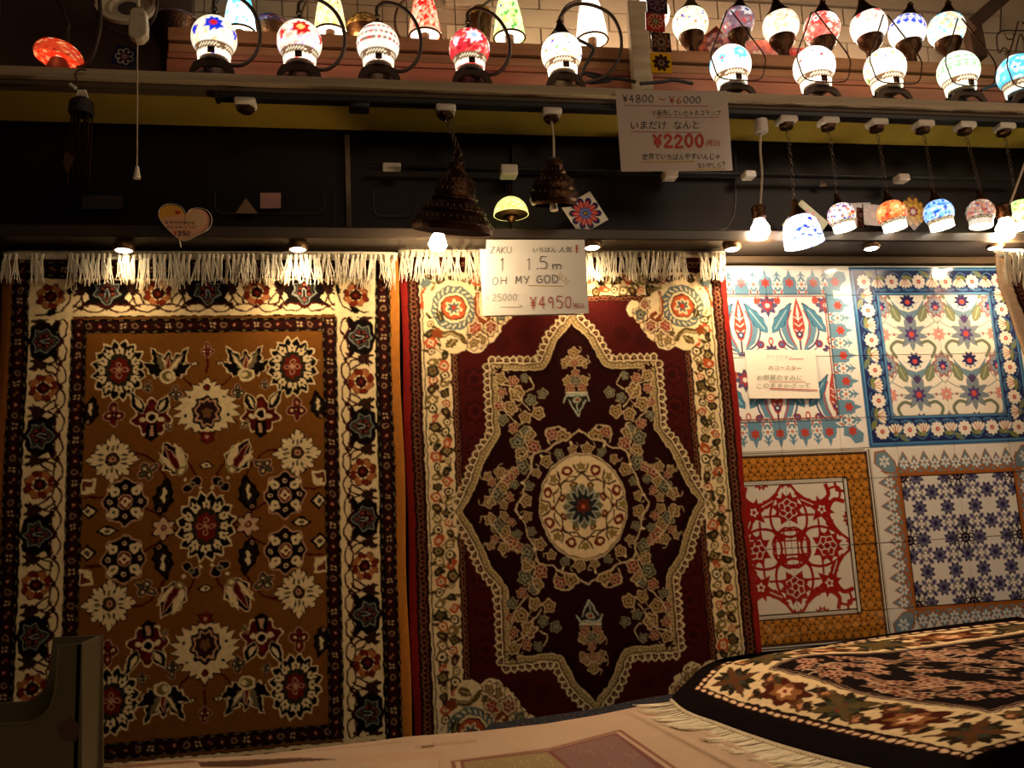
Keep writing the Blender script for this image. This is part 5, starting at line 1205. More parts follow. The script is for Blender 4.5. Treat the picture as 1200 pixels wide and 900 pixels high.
# red dome at far left
C = onY(69, 66, 2.36); k = depth(C)/FPX; t = thing('dome_lamp', 'dimly lit orange-red mosaic dome lamp at the far left of the shelf', 'lamp', (C[0], C[1], ZT))
tl = Matrix.Rotation(math.radians(12), 3, 'Y')
glass('glass_dome', [(27*k*math.sin(math.radians(q)), 17*k*math.cos(math.radians(q))) for q in np.linspace(5, 112, 12)], C, globe_art('flower', 5, ['#d84020', ['#e86838', '#c83018', '#f8a868', '#a82010'], '#e83818', '#f8d0a0', WHT], False), mat('red_dome_glass', attr=True, rough=.2, emis=.9, var=0, coat=.6, bump=.4, bscale=150), t, R=tl)
MB().lathe([(11*k, 15*k), (9*k, 20*k), (5*k, 28*k), (2.5*k, 36*k), (3*k, 40*k), (1.5*k, 44*k)], C, 16, R=tl).build('cone_cap', M_IRON, t)
MB().tube([C+np.array([x*k, 0, z*k]) for x, z in smooth([(7, 43), (3, 60), (-6, 78), (2, 95), (24, 104), (40, 90), (44, 40), (34, -5), (20, -14)], 5)], .006, 8).build('curved_arm', M_IRON, t)
MB().lathe([(20*k, ZT-C[2]), (20*k, ZT-C[2]+.004), (9*k, -5*k)], C, 18, cap=True).build('foot', M_IRON, t)
lamp('dome_glow', 'POINT', C-np.array([0, .05, .0]), .05, (1, .3, .12), .02)

# ------------------------------------------------------------------ pendants under the shelf
def plug(t, px, py, white=True, dark=False, d=None, y=YS+.035):
    c = onY(px, py, y); w = .026*1.1; h = .018
    z1 = ZK-.0005
    m = MB(); m.bbox((c[0]-w, y-.024, z1-.020), (c[0]+w, y+.024, z1), .004); pb_ = m.build('track_plug', M_BLACK if dark else M_WHITEP, t)
    if white and not dark:
        m = MB(); m.lathe([(.024, 0), (.024, -.010), (.017, -.015), (.0001, -.015)], (c[0], y+.004, z1-.020), 6); m.build('plug_bottom', M_BRZ, pb_)
    return np.array([c[0], y+.004, z1-.030])
def chain(t, A, B, lw=.0052, m=None, swag=0.):
    A, B = np.array(A), np.array(B); L = np.linalg.norm(B-A); st = lw*3.1; n = max(int(L/st), 2); mb = MB()
    for i in range(n):
        p = A+(B-A)*((i+.5)/n)+np.array([swag*math.sin(math.pi*(i+.5)/n), 0, 0])
        ax = (0, 1, 0) if i % 2 else (1, 0, 0); rot = math.pi/2 if i % 2 else 0
        q = []
        for j in range(9):
            a = 2*math.pi*j/8; u, v = math.cos(a)*lw, math.sin(a)*lw*1.9
            q.append(p+(np.array([u, 0, v]) if i % 2 else np.array([0, u, v])))
        mb.tube(q, .0011, 4, cap=False)
    mb.build('chain', m or M_WIRE, t)
PEND = [(939, 270, 22, 921, 137, 'star', ['#e8f4ff', ['#3858e0', '#e8f4ff', '#ffffff', '#2038c0'], '#ffffff', BLU, WHT], M_GLASSH, 1, 'blue and white lit bell pendant, larger than its neighbours'),
 (986, 253, 16, 970, 140, 'dots', [WHT, ['#f8e0e0', '#c83040', '#4050b8', '#fff4ec', '#e09038'], RED_, BLU, WHT], M_GLASSL, 0, 'small lit pendant of mixed red, blue and white beads'),
 (1045, 251, 17, 1027, 142, 'flower', ['#ff7038', ['#ff5020', '#ff9048', '#d82810', '#ffd8a0'], '#ffb060', '#ffe0a0', RED_], M_GLASSL, 0, 'small lit pendant of fiery orange-red beads'),
 (1100, 250, 17, 1081, 143, 'dots', ['#a0d0ff', ['#2878e8', '#70c0ff', '#1848c0', '#e8f8ff'], WHT, '#2060d8', WHT], M_GLASSL, 0, 'small lit pendant of bright blue beads'),
 (1149, 249, 16, 1130, 145, 'dots', ['#d8a088', ['#d89878', '#c05840', '#fff0e0', '#8a5a48', '#60a078'], RED_, WHT, '#5070a0'], M_GLASSD, 0, 'small dim pendant of rust and cream beads'),
 (1196, 250, 17, 1176, 146, 'dots', ['#c8f088', ['#78c838', '#c8f078', '#50a030', '#f8ffe0'], WHT, GRN, WHT], M_GLASSL, 0, 'small lit pendant of green beads at the right edge')]
for i, (px, py, r, bx, by, kind, pal, gm, big, lb) in enumerate(PEND):
    A0 = onY(bx, by, YS+.035); C = onY(px, py, YS+(.12 if i == 5 else .03)); k = depth(C)/FPX; rr = r*k
    t = thing('pendant_lamp', lb, 'lamp', C, 'mosaic pendants hanging over the tile panels')
    A = plug(t, bx, by); tilt = Matrix.Rotation(math.radians(-8 if i != 4 else 6), 3, 'Y')
    if big: pr = [(rr*.15, rr*.8), (rr*.6, rr*.74), (rr*.85, rr*.45), (rr*.97, 0), (rr*1.02, -rr*.45), (rr*1.04, -rr*.8)]
    else: pr = [(rr*.12, rr*.95)]+[(rr*math.sin(math.radians(a)), rr*math.cos(math.radians(a))) for a in (20, 40, 65, 90, 115)]+[(rr*.80, -rr*.62), (rr*.78, -rr*1.1)]
    glass('glass_shade', pr, C, globe_art(kind, 110+i, pal, not big), gm, t, R=tilt, n=56)
    b = tilt @ Vector((0, 0, (-.78 if big else -1.06)*rr)); e = 1.0 if big else .75
    MB().lathe([(rr*e, 0), (rr*.5, .003), (.0001, .004)], V(C)+b, 24, R=tilt).build('lit_opening', mat('lit_opening', (1, .93, .8), .5, emis=9, ecol=(1, .88, .68)), t)
    MB().lathe([(rr*.5, rr*.80), (rr*.42, rr*.98), (rr*.2, rr*1.3), (rr*.16, rr*1.7), (.0001, rr*1.75)], C, 16, R=tilt).build('cap', M_BRZ, t)
    top = V(C)+tilt @ Vector((0, 0, rr*1.75)); chain(t, A, top, swag=.004)

def bulb_thing(px, py, top, lb, cordpts=None):
    C = onY(px, py, YS+.05); k = depth(C)/FPX; t = thing('bare_bulb', lb, 'light bulb', C, 'bare bulbs hanging on cords')
    MB().lathe([(.0001, -13*k), (7*k, -11*k), (11*k, -4*k), (11*k, 2*k), (7*k, 9*k), (5.5*k, 13*k)], C, 20).build('bulb', M_BULB, t)
    MB().lathe([(6.5*k, 12*k), (8.5*k, 15*k), (8.5*k, 27*k), (5*k, 30*k), (.0001, 31*k)], C, 16).build('socket', M_BRZ, t)
    MB().tube([onY(a, b, YS+.05) for a, b in smooth(cordpts, 5)], .0038, 7).build('cord', M_CORDW, t)
    return C, t
C, t = bulb_thing(891, 269, None, 'bare glowing bulb on a white cord right of the red rug', [(891, 240), (893, 205), (891, 175), (892, 150)])
c = onY(892, 142, YS+.04); MB().lathe([(.018, -.022), (.021, -.018), (.021, .02)], (c[0], YS+.045, ZK-.026), 16, cap=True).build('track_plug', M_WHITEP, t)
lamp('bulb_glow', 'POINT', C-np.array([0, .0, .05]), 3.2, (1, .7, .42), .02, t)
C, t = bulb_thing(1179, 268, None, 'bare glowing bulb between the last two pendants', [(1183, 240), (1196, 205), (1208, 170), (1212, 142)])
c = onY(1212, 142, YS+.04); MB().lathe([(.018, -.022), (.021, -.018), (.021, .02)], (c[0], YS+.045, ZK-.026), 16, cap=True).build('track_plug', M_WHITEP, t)
lamp('bulb_glow', 'POINT', C-np.array([0, .0, .05]), 3.2, (1, .7, .42), .02, t)

# bronze bells
BELL_N = []
def bell(px, py, sc, prof, bx, by, lb, tilt, kind):
    C = onY(px, py, YS-.05); k = depth(C)/FPX*sc; R = Matrix.Rotation(math.radians(15), 3, 'X') @ Matrix.Rotation(math.radians(tilt), 3, 'Y'); t = thing('bronze_bell_lamp', lb, 'lamp', C, 'bronze bell pendants')
    A = plug(t, bx, by)
    prof = [(a, b*.92) for a, b in prof]; P = [(a*k, b*k) for a, b in prof]
    MB().lathe(P, C, 40, R=R).build('bell_shade', M_BRZ, t)
    m = MB(); br = [(18.5, 63, 20), (23.5, 52, 24), (34, 29, 30), (42, 15, 36)] if len(BELL_N) == 0 else [(13.5, 44, 16), (22, 31, 22), (26, 15, 26)]
    for rb, hb, nb in br:
        rb = float(np.interp(-hb*.92, [-b for a, b in prof], [a for a, b in prof]))
        for q in range(nb):
            a = 2*math.pi*q/nb; m.tube([V(C)+R @ Vector((rb*k*math.cos(a), rb*k*math.sin(a), (hb*.92+d)*k)) for d in (-2.2, 0, 2.2)], [.0012, .0026, .0012], 5)
    tag(m.build('engraved_bosses', M_GOLDC, t), kind='stuff'); BELL_N.append(1)
    MB().lathe([(a*k, b*k) for a, b in ((prof[-1][0]*.99, prof[-1][1]+.4), (prof[-1][0]*.5, prof[-1][1]+6), (1, prof[-1][1]+8))], C, 32, R=R).build('dark_inside', mat('painted_inside_shade', '#080504', 1., spec=0.), t)  # near-black disc paints in the shade inside the bell
    return C, k, R, t, A
BP = [(.5, 104), (4, 102), (6, 98), (3, 94), (7, 90), (10, 86), (10, 78), (12, 76), (16, 72), (20, 66), (22, 58), (23.5, 50), (24, 44), (27, 42.5), (27, 40), (25, 38.5), (30, 34), (35, 28), (38.5, 26), (38.5, 24), (37, 22.5), (41, 18), (45, 12), (48.5, 9), (48.5, 6), (47, 3), (46, 0)]
C, k, R, t, A = bell(530, 272, 1., BP, 522, 131, 'large tiered bronze bell pendant with a lit bulb over the gap between the rugs', 5, 0)
chain(t, A, V(C)+R @ Vector((0, 0, 95*k)), .006)
b0 = onY(513, 286, YS-.05)
MB().lathe([(.0001, -9*k), (8*k, -7*k), (11*k, -1*k), (9*k, 5*k), (6*k, 12*k)], b0, 18, R=R).build('bulb', M_BULB, t)
lamp('bell_bulb_glow', 'POINT', b0-np.array([0, 0, .035]), 5.2, (1, .68, .38), .02, t)
for q in (40, 140, 200, 260, 320):
    m = MB(); p0 = V(C)+R @ Vector((9*k*math.cos(math.radians(q)), 9*k*math.sin(math.radians(q)), 79*k)); p1 = V(C)+R @ Vector((0, 0, 100*k)); m.tube([p0, (p0+p1)/2+Vector((.006, 0, 0)), p1], .0016, 5); m.build('hanger_wire', M_BRZ, t)
BP2 = [(.5, 61), (6, 60), (10, 56), (11.5, 50), (9, 45), (13, 43), (15, 42), (14, 39), (20, 34), (24, 28), (25.5, 20), (25, 18), (27, 16), (28, 9), (28, 6), (26, 2), (24, 0)]
C, k, R, t, A = bell(649, 241, 1., BP2, 646, 134, 'smaller unlit round bronze bell pendant left of the long price sign', 0, 1)
MB().tube([A, (A+np.array(C)+np.array(R @ Vector((0, 0, 56*k))))/2+np.array([.003, 0, 0]), np.array(V(C)+R @ Vector((0, 0, 55*k)))], .0035, 6).build('cord', M_CORDW, t)
MB().lathe([(4*k, 4*k), (5*k, -6*k), (.0001, -7*k)], C, 10).build('lamp_socket', M_WHITEP, t)
# empty plugs on the track
for px, py, dk_, lb in ((288, 124, 0, 'empty white adaptor on the left part of the lighting track'), (421, 128, 1, 'black adaptor on the lighting track left of the large bell')):
    c = onY(px, py, YS+.035); t = thing('track_adaptor', lb, 'adaptor', (c[0], YS+.035, ZK-.02)); plug(t, px, py, True, bool(dk_))
# second track inside the cabinet with yellow dome
t2 = thing('rear_lighting_track', 'thin dark lighting track inside the cabinet above the yellow lamp', 'track', onY(600, 199, YC-.05))
MB().bbox(onY(430, 200, YC-.03)*[1, 1, 0]+[0, -.01, zy(600, 200, YC-.03)], onY(1195, 200, YC-.03)*[1, 1, 0]+[0, .02, zy(600, 197, YC-.03)], .002).build('rail', M_BLACK, t2)
ZR2 = zy(600, 200, YC-.03)
for px, w, h, m, lb in ((459, .027, .014, M_WHITEP, 'slim white adaptor on the rear track at left'), (783, .022, .03, M_LAM, 'beige adaptor on the rear track below the long price sign'), (875, .019, .022, M_LAM, 'beige adaptor on the rear track beside the bare bulb cord'), (1053, .02, .024, M_LAM, 'beige adaptor on the rear track behind the orange pendant')):
    c = onY(px, 202, YC-.045); tag(slab('adaptor', (c[0]-w, YC-.075, ZR2-h), (c[0]+w, YC-.035, ZR2-.0005), m, b=.003), lb, 'adaptor', 'adaptors on the rear track')
C = onY(599, 252, YC-.078); k = depth(C)/FPX; t = thing('dome_pendant', 'small lit yellow-green dome pendant between the two bells', 'lamp', C)
glass('glass_dome', [(20.5*k*math.sin(math.radians(q)), 22*k*math.cos(math.radians(q))) for q in np.linspace(6, 90, 10)], C, globe_art('dots', 33, ['#ece088', ['#f4eca0', '#e0d068', '#f8f0b0', '#c8c060'], '#8a9a40', '#a8a850', '#c88830'], False), mat('yellow_dome_glass', attr=True, rough=.3, emis=1.6, var=0, coat=.4), t, n=56)
MB().lathe([(5*k, 21*k), (4*k, 26*k), (1.5*k, 30*k), (1.2*k, 37*k)], C, 12, cap=True).build('cap', M_BRZ, t)
MB().lathe([(6*k, -1*k), (7*k, -4*k), (3*k, -9*k), (.0001, -10*k)], C, 12).build('finial', M_BRZ, t)
MB().lathe([(20*k, 0), (.0001, -.5*k)], C, 30).build('bottom_plate', M_GOLDC, t)
c = onY(596, 207, YC-.06); slab('track_plug', (c[0]-.026, YC-.082, ZR2-.034), (c[0]+.026, YC-.036, ZR2-.0005), M_WHITEP, t, .003)
lamp('dome_pendant_glow', 'POINT', C-np.array([0, .03, .04]), .12, (1, .8, .3), .015, t)

# pull cord switch and round hood
t = thing('pull_cord_switch', 'cream pull-cord switch with a long cord hanging at upper left', 'switch', onY(161, 30, YS-.03))
P = [(-7.5, -18), (-5, -21), (5, -21), (8, -17), (9.5, 0), (9.5, 12), (4, 19), (-2, 20), (-9, 14), (-9.5, 6), (-8, -16)]
a = onY(161, 28, YS-.06); k = depth(a)/FPX
m = MB(); m.prism([a+np.array([x*k*1.1, 0, -y*k*1.02]) for x, y in P], (0, .03, 0)); o = m.build('body', M_CREAMP, t, smooth=False)
bv = o.modifiers.new('b', 'BEVEL'); bv.width = .004; bv.segments = 2
for x, y in ((4, -12), (4, 9)): MB().lathe([(.004, 0), (.004, -.002), (.0001, -.002)], a+np.array([x*k, -.001, -y*k]), 10, R=Matrix.Rotation(math.pi/2, 3, 'X')).build('screw', M_BRZ, t)
MB().tube([onY(163, -30, YS-.045), onY(162, 8, YS-.045)], .005, 6).build('upper_cord', M_CREAMP, t)
MB().tube([onY(161, 48, YS-.045), onY(161, 120, YS-.045), onY(160.5, 196, YS-.045)], .0016, 5).build('cord', M_CORDW, t)
c = onY(160.5, 202, YS-.045); MB().lathe([(.0001, 8*k), (2*k, 7*k), (3*k, 0), (4.3*k, -6*k), (4*k, -7.5*k), (.0001, -7.5*k)], c, 12).build('cord_pull', M_WHITEP, t)
C = onY(150, 8, 2.62); k = depth(C)/FPX; t = thing('round_hood', 'round cream lamp hood with a dark wire, behind the pull-cord switch', 'lamp hood', C)
Rx = Matrix.Rotation(math.radians(70), 3, 'X')
MB().lathe([(12*k, -2*k), (19*k, -4*k), (21*k, 0), (27*k, -3*k), (34*k, 2*k), (35*k, 8*k), (29*k, 8*k)], C, 32, R=Rx).build('hood', M_CREAMP, t)
MB().torus(C+np.array([0, -.03, 0]), 35*k, .005, (0, 1, .3), 30, sz=1.05).build('wire_guard', M_IRON, t)
MB().lathe([(12*k, -2*k), (.0001, -1*k)], C, 24, R=Rx).build('centre', M_CONC, t)
# beaded hanging ornament at left
C = onY(96, 112, YS-.01); k = depth(C)/FPX; t = thing('beaded_ornament', 'dark beaded hanging ornament with cream cords clipped at upper left', 'ornament', C)
m = MB()
for x in (-6, -3, 0, 3, 6): m.tube([C+np.array([x*k*.6, 0, 7*k]), C+np.array([x*k*1.2, 0, -5*k])], .0028, 6)
m.build('cords', M_COT, t)
MB().lathe([(8*k, -4*k), (13*k, -9*k), (14*k, -22*k), (12*k, -24*k)], C, 18).build('beaded_crown', mat('beaded_cloth', '#241812', .5, bump=.8, bscale=220, var=.4, vscale=120), t)
rng = random.Random(5)
for i in range(11):
    x = -13+i*2.6; L = rng.uniform(50, 92); MB().tube([C+np.array([x*k*.85, rng.uniform(-.01, .01), -20*k]), C+np.array([(x+rng.uniform(-4, 1))*k, 0, -(20+L*.5)*k]), C+np.array([(x*1.0-2)*k, 0, -(20+L)*k])], [.002, .0035, .001], 5).build('strand', M_BRZ, t)
c = onY(76, 190, YS-.02); m = MB(); m.prism([c+np.array([x*k, 0, z*k]) for x, z in ((0, 14), (10, 6), (2, -13), (-2, 0))], (0, .003, 0)); m.build('pendant_drop', M_GOLDC, t, smooth=False)
m = MB(); m.tube([onY(82, 99, YS-.02), onY(89, 104, YS-.02)], .0055, 8); m.build('peg', M_WHITEP, t)
MB().tube([onY(a, b, YS-.018) for a, b in smooth([(89, 108), (90, 95), (88, 88), (92, 82), (101, 82)], 5)], .0025, 6).build('hook', M_IRON, t)
# loose black cables lying on the shelf
for P, lb in (([(676, 94), (684, 86), (700, 88), (715, 94), (690, 97), (720, 92), (745, 96)], 'tangle of black cable on the shelf right of the fifth lamp'), ([(750, 98), (775, 96), (790, 94), (812, 98)], 'short black cable on the shelf behind the price sign'), ([(1150, 106), (1165, 100), (1180, 103), (1186, 108)], 'black cable loop on the shelf by the cyan lamp'), ([(672, 44), (694, 56), (690, 70), (684, 84), (700, 92)], 'grey cable dropping from the pink cone lamp')):
    Q = []
    for a, b in smooth(P, 6):
        p = onY(a, b, YS+.12); p[2] = max(p[2], ZT+.007); Q.append(p)
    tag(MB().tube(Q, .0055, 6).build('cable', M_BLACK), lb, 'cable', 'cables on the shelf')
m = MB(); rr_ = random.Random(8)
P = [(rr_.uniform(-.07, .07), rr_.uniform(-.04, .04), .008+.006*rr_.random()+.012*(i % 3)) for i in range(22)]
c = onY(695, 90, YS+.16); tag(m.tube([np.array([c[0], c[1], ZT])+np.array(q) for q in smooth(P, 4)], .005, 6).build('cable_bundle', M_BLACK), 'knotted bundle of black cables on the shelf under the pink cone', 'cable')

# ------------------------------------------------------------------ coasters (square painted tiles)
def coaster(px, py, s, rot, y, base, art, lb, grp, edge='#3a2a20', yaw=0):
    c = Paint(60, 60, .9, base); art(c.at(30, 30)); C0 = onY(px, py, y); k = depth(C0)/FPX*s/2; a = math.radians(rot); ca, sa = math.cos(a), math.sin(a)
    if y > 2.65: C0[2] = RT+k*(abs(ca)+abs(sa))+.001
    def f(S, T, d):
        x, z = (S*2-1)*k, (1-T*2)*k; return np.stack([C0[0]+x*ca-z*sa, y+d+0*S, C0[2]+x*sa+z*ca], -1)
    o = sheet('coaster', c.out(), f, .006, M_TILE, None, smooth=False); return tag(o, lb, 'coaster', grp)
def a_sun(col, col2, n=8):
    def g(c):
        for i in range(n):
            q = c.at(0, 0, rot=i*360/n); q.curve([(-5, -12), (-6, -20), (0, -24), (6, -20), (5, -12)], 2.2, col); q.ell(0, -9, 2.4, 4, col2)
        c.ring(0, 0, 6, 2, col, col2)
    return g
def a_flow(cols, R=26, n=9):
    def g(c):
        for j, col in enumerate(cols): c.polar(R*(1-j/len(cols)), n if j < 2 else 7, .16, col, ph=j*.3)
    return g
def a_big(c):
    for i in range(10):
        q = c.at(0, 0, rot=36*i); q.ell(4, -22, 6, 7, '#26285c'); q.curve([(0, -10), (8, -18), (4, -26)], 2, '#26285c')
        q.poly([(-3, -6), (-2, -20), (5, -24), (7, -14), (3, -6)], '#c83c2c'); q.line([(0, -8), (3, -20)], 1.2, '#f0b8a0')
    c.polar(11, 9, .15, '#5a6ab0'); c.ell(0, 0, 7.6, 7.6, '#7a8ac8'); c.ell(0, 0, 4.5, 4.5, '#3a2a2a'); c.ell(0, 0, 2, 2, '#f0c848'); c.curve([(-2, 24), (-12, 30), (-20, 24)], 2, '#26285c')
coaster(146, 66, 25, -14, YS+.05, '#22264a', a_sun('#e0d4b8', '#8a3424', 7), 'navy coaster with a cream ring of arcs leaning on the shelf at left', 'coasters')
for px, py, s, rt, y, base, art, lb in (
 (770, 3, 25, -2, YS+.13, '#3a2230', a_sun('#8a6a70', '#5a3a40'), 'dark plum coaster, topmost of the vertical row'),
 (768, 25, 23, -3, YS+.14, '#b02a20', a_sun('#c8b080', '#4a6a40', 9), 'red coaster with a green-centred flower in the vertical row'),
 (775, 49, 23, 1, YS+.145, '#2e1c18', a_flow(['#7a5238', '#5a3828', '#8a6a50', '#3a2420'], 27), 'dark brown coaster with a round rosette in the vertical row'),
 (775, 73.5, 25, 0, YS+.125, '#e0a81c', a_flow(['#2a1c18', '#4a2c22', '#2a1c18', '#8a6a50', '#2a1c18'], 23), 'yellow coaster with a dark flower, lowest of the vertical row')):
    coaster(px, py, s, rt, y-.05, base, art, lb, 'coasters')
MB().tube([onY(763, -20, YS+.105), onY(765, 80, YS+.105)], .0018, 5).build('hanging_string', M_CORDW); tag(bpy.data.objects['hanging_string'], 'thin string behind the vertical row of coasters', 'string')
coaster(686, 250, 40, 30, YC-.13, '#efe6d4', a_big, 'white coaster with a red and navy swirling flower right of the small bell', 'coasters')
coaster(944, 262, 42, -42, YC-.08, '#8a8a28', a_flow(['#b01c2c', '#7a1020', '#c83848', '#e8c0a0'], 24, 12), 'olive-yellow coaster with a crimson flower behind the blue pendant', 'coasters')
coaster(1009, 252, 30, 3, YC-.07, '#3a241c', a_flow(['#8a5a48', '#5a3028', '#a87860', '#6a4034', '#c8a088'], 29, 14), 'brown round-patterned coaster behind the beaded pendants', 'coasters')
coaster(1024, 252, 26, -4, YC-.09, '#3a241c', a_flow(['#8a5a48', '#6a3828', '#b07860'], 28, 12), 'small reddish brown coaster left of the orange pendant', 'coasters')
coaster(1070, 248, 33, 40, YC-.08, '#4a3420', a_flow(['#d89a20', '#b87818', '#e8b838', '#a82a28', '#f0e0c8'], 28, 12), 'tilted coaster with a yellow flower between the orange and blue pendants', 'coasters')
# dark round plates leaning behind rear lamps
for px, py, s, rt, cols, lb in ((838, 42, 34, 40, ['#a8583a', '#6a3020', '#c8a888', '#4a3030'], 'tilted painted coaster leaning behind the cream globe'), (888, 48, 34, 5, ['#d85a30', '#b83818', '#e8c8a0', '#a85030'], 'orange painted coaster standing behind the violet globe'), (940, 46, 30, 0, ['#c04a38', '#8a3028', '#e0b898'], 'dull red coaster standing behind the coral globe')):
    coaster(px, py, s*1.35, rt, 2.68, cols[1], a_flow(cols), lb, 'coasters')

# ------------------------------------------------------------------ hand-lettered signs
def plane_f(q, y, off=0.):
    """quad of photo points -> map (s,t) to world on the vertical plane at depth y"""
    h = homog([(0, 0), (1, 0), (1, 1), (0, 1)], q)
    def f(s, t, d=0.):
        px, py = h(np.asarray(s, float), np.asarray(t, float)); P = onY(px, py, y); P = np.array(P); P[..., 1] += d; return P
    return f
ST = {'Z': [[(0, 0), (1, 0), (0, 1), (1, 1)]], 'A': [[(0, 1), (.5, 0), (1, 1)], [(.2, .62), (.8, .62)]], 'K': [[(0, 0), (0, 1)], [(.9, 0), (0, .55), (1, 1)]], 'U': [[(0, 0), (0, .7), (.3, 1), (.7, 1), (1, .7), (1, 0)]],
 '1': [[(.2, .2), (.55, 0), (.55, 1)]], '5': [[(.95, 0), (.15, 0), (.1, .42), (.6, .38), (.95, .65), (.7, 1), (.05, .95)]], '.': [[(.4, .95), (.5, 1)]], 'm': [[(0, .45), (.05, 1)], [(.05, .6), (.3, .45), (.45, .6), (.45, 1)], [(.45, .6), (.75, .45), (.9, .6), (.9, 1)]],
 'O': [[(.5, 0), (.1, .2), (0, .6), (.25, 1), (.7, 1), (1, .6), (.85, .15), (.5, 0)]], '0': [[(.5, 0), (.1, .25), (.05, .7), (.4, 1), (.8, .85), (.95, .4), (.75, .05), (.5, 0)]], 'H': [[(0, 0), (0, 1)], [(1, 0), (1, 1)], [(0, .5), (1, .5)]], 'M': [[(0, 1), (.1, 0), (.5, .7), (.9, 0), (1, 1)]], 'Y': [[(0, 0), (.5, .5)], [(1, 0), (.4, 1)]],
 'G': [[(.95, .15), (.5, 0), (.1, .3), (.1, .75), (.5, 1), (.95, .8), (.95, .5), (.6, .5)]], 'D': [[(.1, 0), (.1, 1), (.6, .95), (.95, .5), (.6, .05), (.1, 0)]], '2': [[(.05, .25), (.4, 0), (.85, .15), (.85, .4), (.05, 1), (1, 1)]],
 '4': [[(.65, 1), (.65, 0), (0, .65), (1, .65)]], '8': [[(.5, .48), (.15, .3), (.3, 0), (.75, 0), (.9, .25), (.5, .48), (.05, .75), (.3, 1), (.75, 1), (.95, .75), (.5, .48)]], '9': [[(.9, .3), (.5, 0), (.1, .25), (.3, .5), (.85, .4), (.8, 1)]], '6': [[(.8, 0), (.2, .4), (.05, .8), (.45, 1), (.9, .8), (.6, .5), (.15, .65)]],
 '3': [[(.1, .05), (.6, 0), (.85, .2), (.4, .45), (.9, .65), (.6, 1), (.05, .92)]], '¥': [[(0, 0), (.5, .45), (1, 0)], [(.5, .45), (.5, 1)], [(.1, .5), (.9, .5)], [(.1, .72), (.9, .72)]], '=': [[(0, .45), (1, .4)], [(0, .65), (1, .62)]], '~': [[(0, .6), (.25, .4), (.5, .5), (.75, .62), (1, .4)]], '!': [[(.5, 0), (.5, .7)], [(.5, .9), (.5, 1)]],
 '>': [[(0, .5), (1, .5)], [(.82, .3), (1, .5)]], '?': [[(.1, .2), (.5, 0), (.9, .25), (.5, .6)], [(.5, .9), (.5, 1)]], ' ': []}
def under(parent):
    for ch in parent.children:
        if ch.name.split('.')[0] == 'card': return ch
    return parent
def strokes(name, f, items, m, parent, off=-.0012, lines=()):
    parent = under(parent)
    """items: (text, s0, t0, char w, char h, pitch, pen width)"""
    mb = MB(); rng = random.Random(hash(name) % 99 if False else 7)
    def seg(P, w):
        W3 = [V(f(a, b, off)) for a, b in P]; kk_ = [0]
        for p, q in zip(W3[:-1], W3[1:]):
            d = q-p; L = d.length
            if L < 1e-6: continue
            d /= L; n = d.cross(Vector((0, 1, 0))).normalized()*w/2; e = d*w*.35
            dy = Vector((0, -((len(mb.f)*5) % 13)*2e-5, 0)); mb.add([p-n-e+dy, q-n+e+dy, q+n+e+dy, p+n-e+dy], [(0, 1, 2, 3)])
    for txt, s0, t0, cw, ch, pitch, w in items:
        s = s0
        for c in txt:
            j = rng.uniform(-.04, .04)*ch
            for P in ST.get(c, []):
                Q = smooth(P, 3) if len(P) > 4 else P
                seg([(s+x*cw, t0+j+y*ch) for x, y in Q], w)
            s += pitch
    for P, w in lines: seg(P, w)
    return mb.build(name, m, parent, smooth=False)
def kana(name, f, items, m, parent, off=-.0012):
    parent = under(parent)
    """items: (text, s0, t baseline, em in s, em in t, jitter)"""
    V_, F_ = [], []
    for txt, s0, t0, es, et in items:
        cu = bpy.data.curves.new('t', 'FONT'); cu.body = txt; cu.size = 1; cu.resolution_u = 3; o = bpy.data.objects.new('t', cu); COL.objects.link(o); bpy.context.view_layer.update()
        me = o.to_mesh(); rng = random.Random(len(txt)); n0 = len(V_)
        for v in me.vertices:
            i = int(v.co.x); jx = math.sin(i*7.3)*.05; V_.append(f(s0+(v.co.x+.10*v.co.y)*es, t0-(v.co.y*(1+.08*math.sin(i*3.1))+jx)*et, off))
        for p in me.polygons: F_.append(tuple(n0+k for k in p.vertices))
        o.to_mesh_clear(); bpy.data.objects.remove(o); bpy.data.curves.remove(cu)
    mb = MB(); mb.add(V_, F_); return mb.build(name, m, parent, smooth=False)
def paper(name, f, m, parent, th=.0012, curl=0., nx=14, ny=10):
    C = np.ones((ny, nx, 3)); g = lambda S, T, d: f(S, T, d-curl*np.sin(np.pi*S)*np.sin(np.pi*T)); return sheet(name, C, g, th, m, parent, smooth=False)
# long price sign clipped to the shelf
q = [(721, 106), (852, 106.5), (858.5, 199.5), (728, 201)]; f = plane_f(q, YS-.012)
t = thing('price_sign', 'laminated white price sign with black and red lettering hanging from the shelf edge', 'sign', onY(790, 153, YS-.012))
paper('card', f, M_LAM, t, curl=.0); 
strokes('black_lettering', f, [('¥4800', .062, .06, .040, .085, .057, .0022), ('000', .60, .075, .042, .08, .055, .0021), ('?', .905, .895, .03, .065, .03, .002)], M_INK, t)
strokes('red_lettering', f, [('~', .375, .08, .07, .06, .1, .0018), ('¥6', .475, .075, .042, .085, .065, .0022)], M_RINK, t, lines=[([(.075, .185), (.42, .19), (.82, .195)], .0012), ([(.34, .335), (.91, .335)], .0012), ([(.11, .51), (.74, .525)], .0012)])
strokes('bold_red_price', f, [('¥2200', .31, .555, .062, .145, .094, .0082)], M_RINK, t)
kana('red_small_lettering', f, [('(税込)', .765, .69, .052, .095)], M_RINK, t)
kana('black_japanese_lettering', f, [('いまだけ', .10, .475, .083, .115), ('なんと', .485, .475, .083, .115), ('世界でいちばんやすいんじゃ', .19, .855, .0545, .085), ('ないかしら', .68, .965, .044, .075)], M_INK, t)
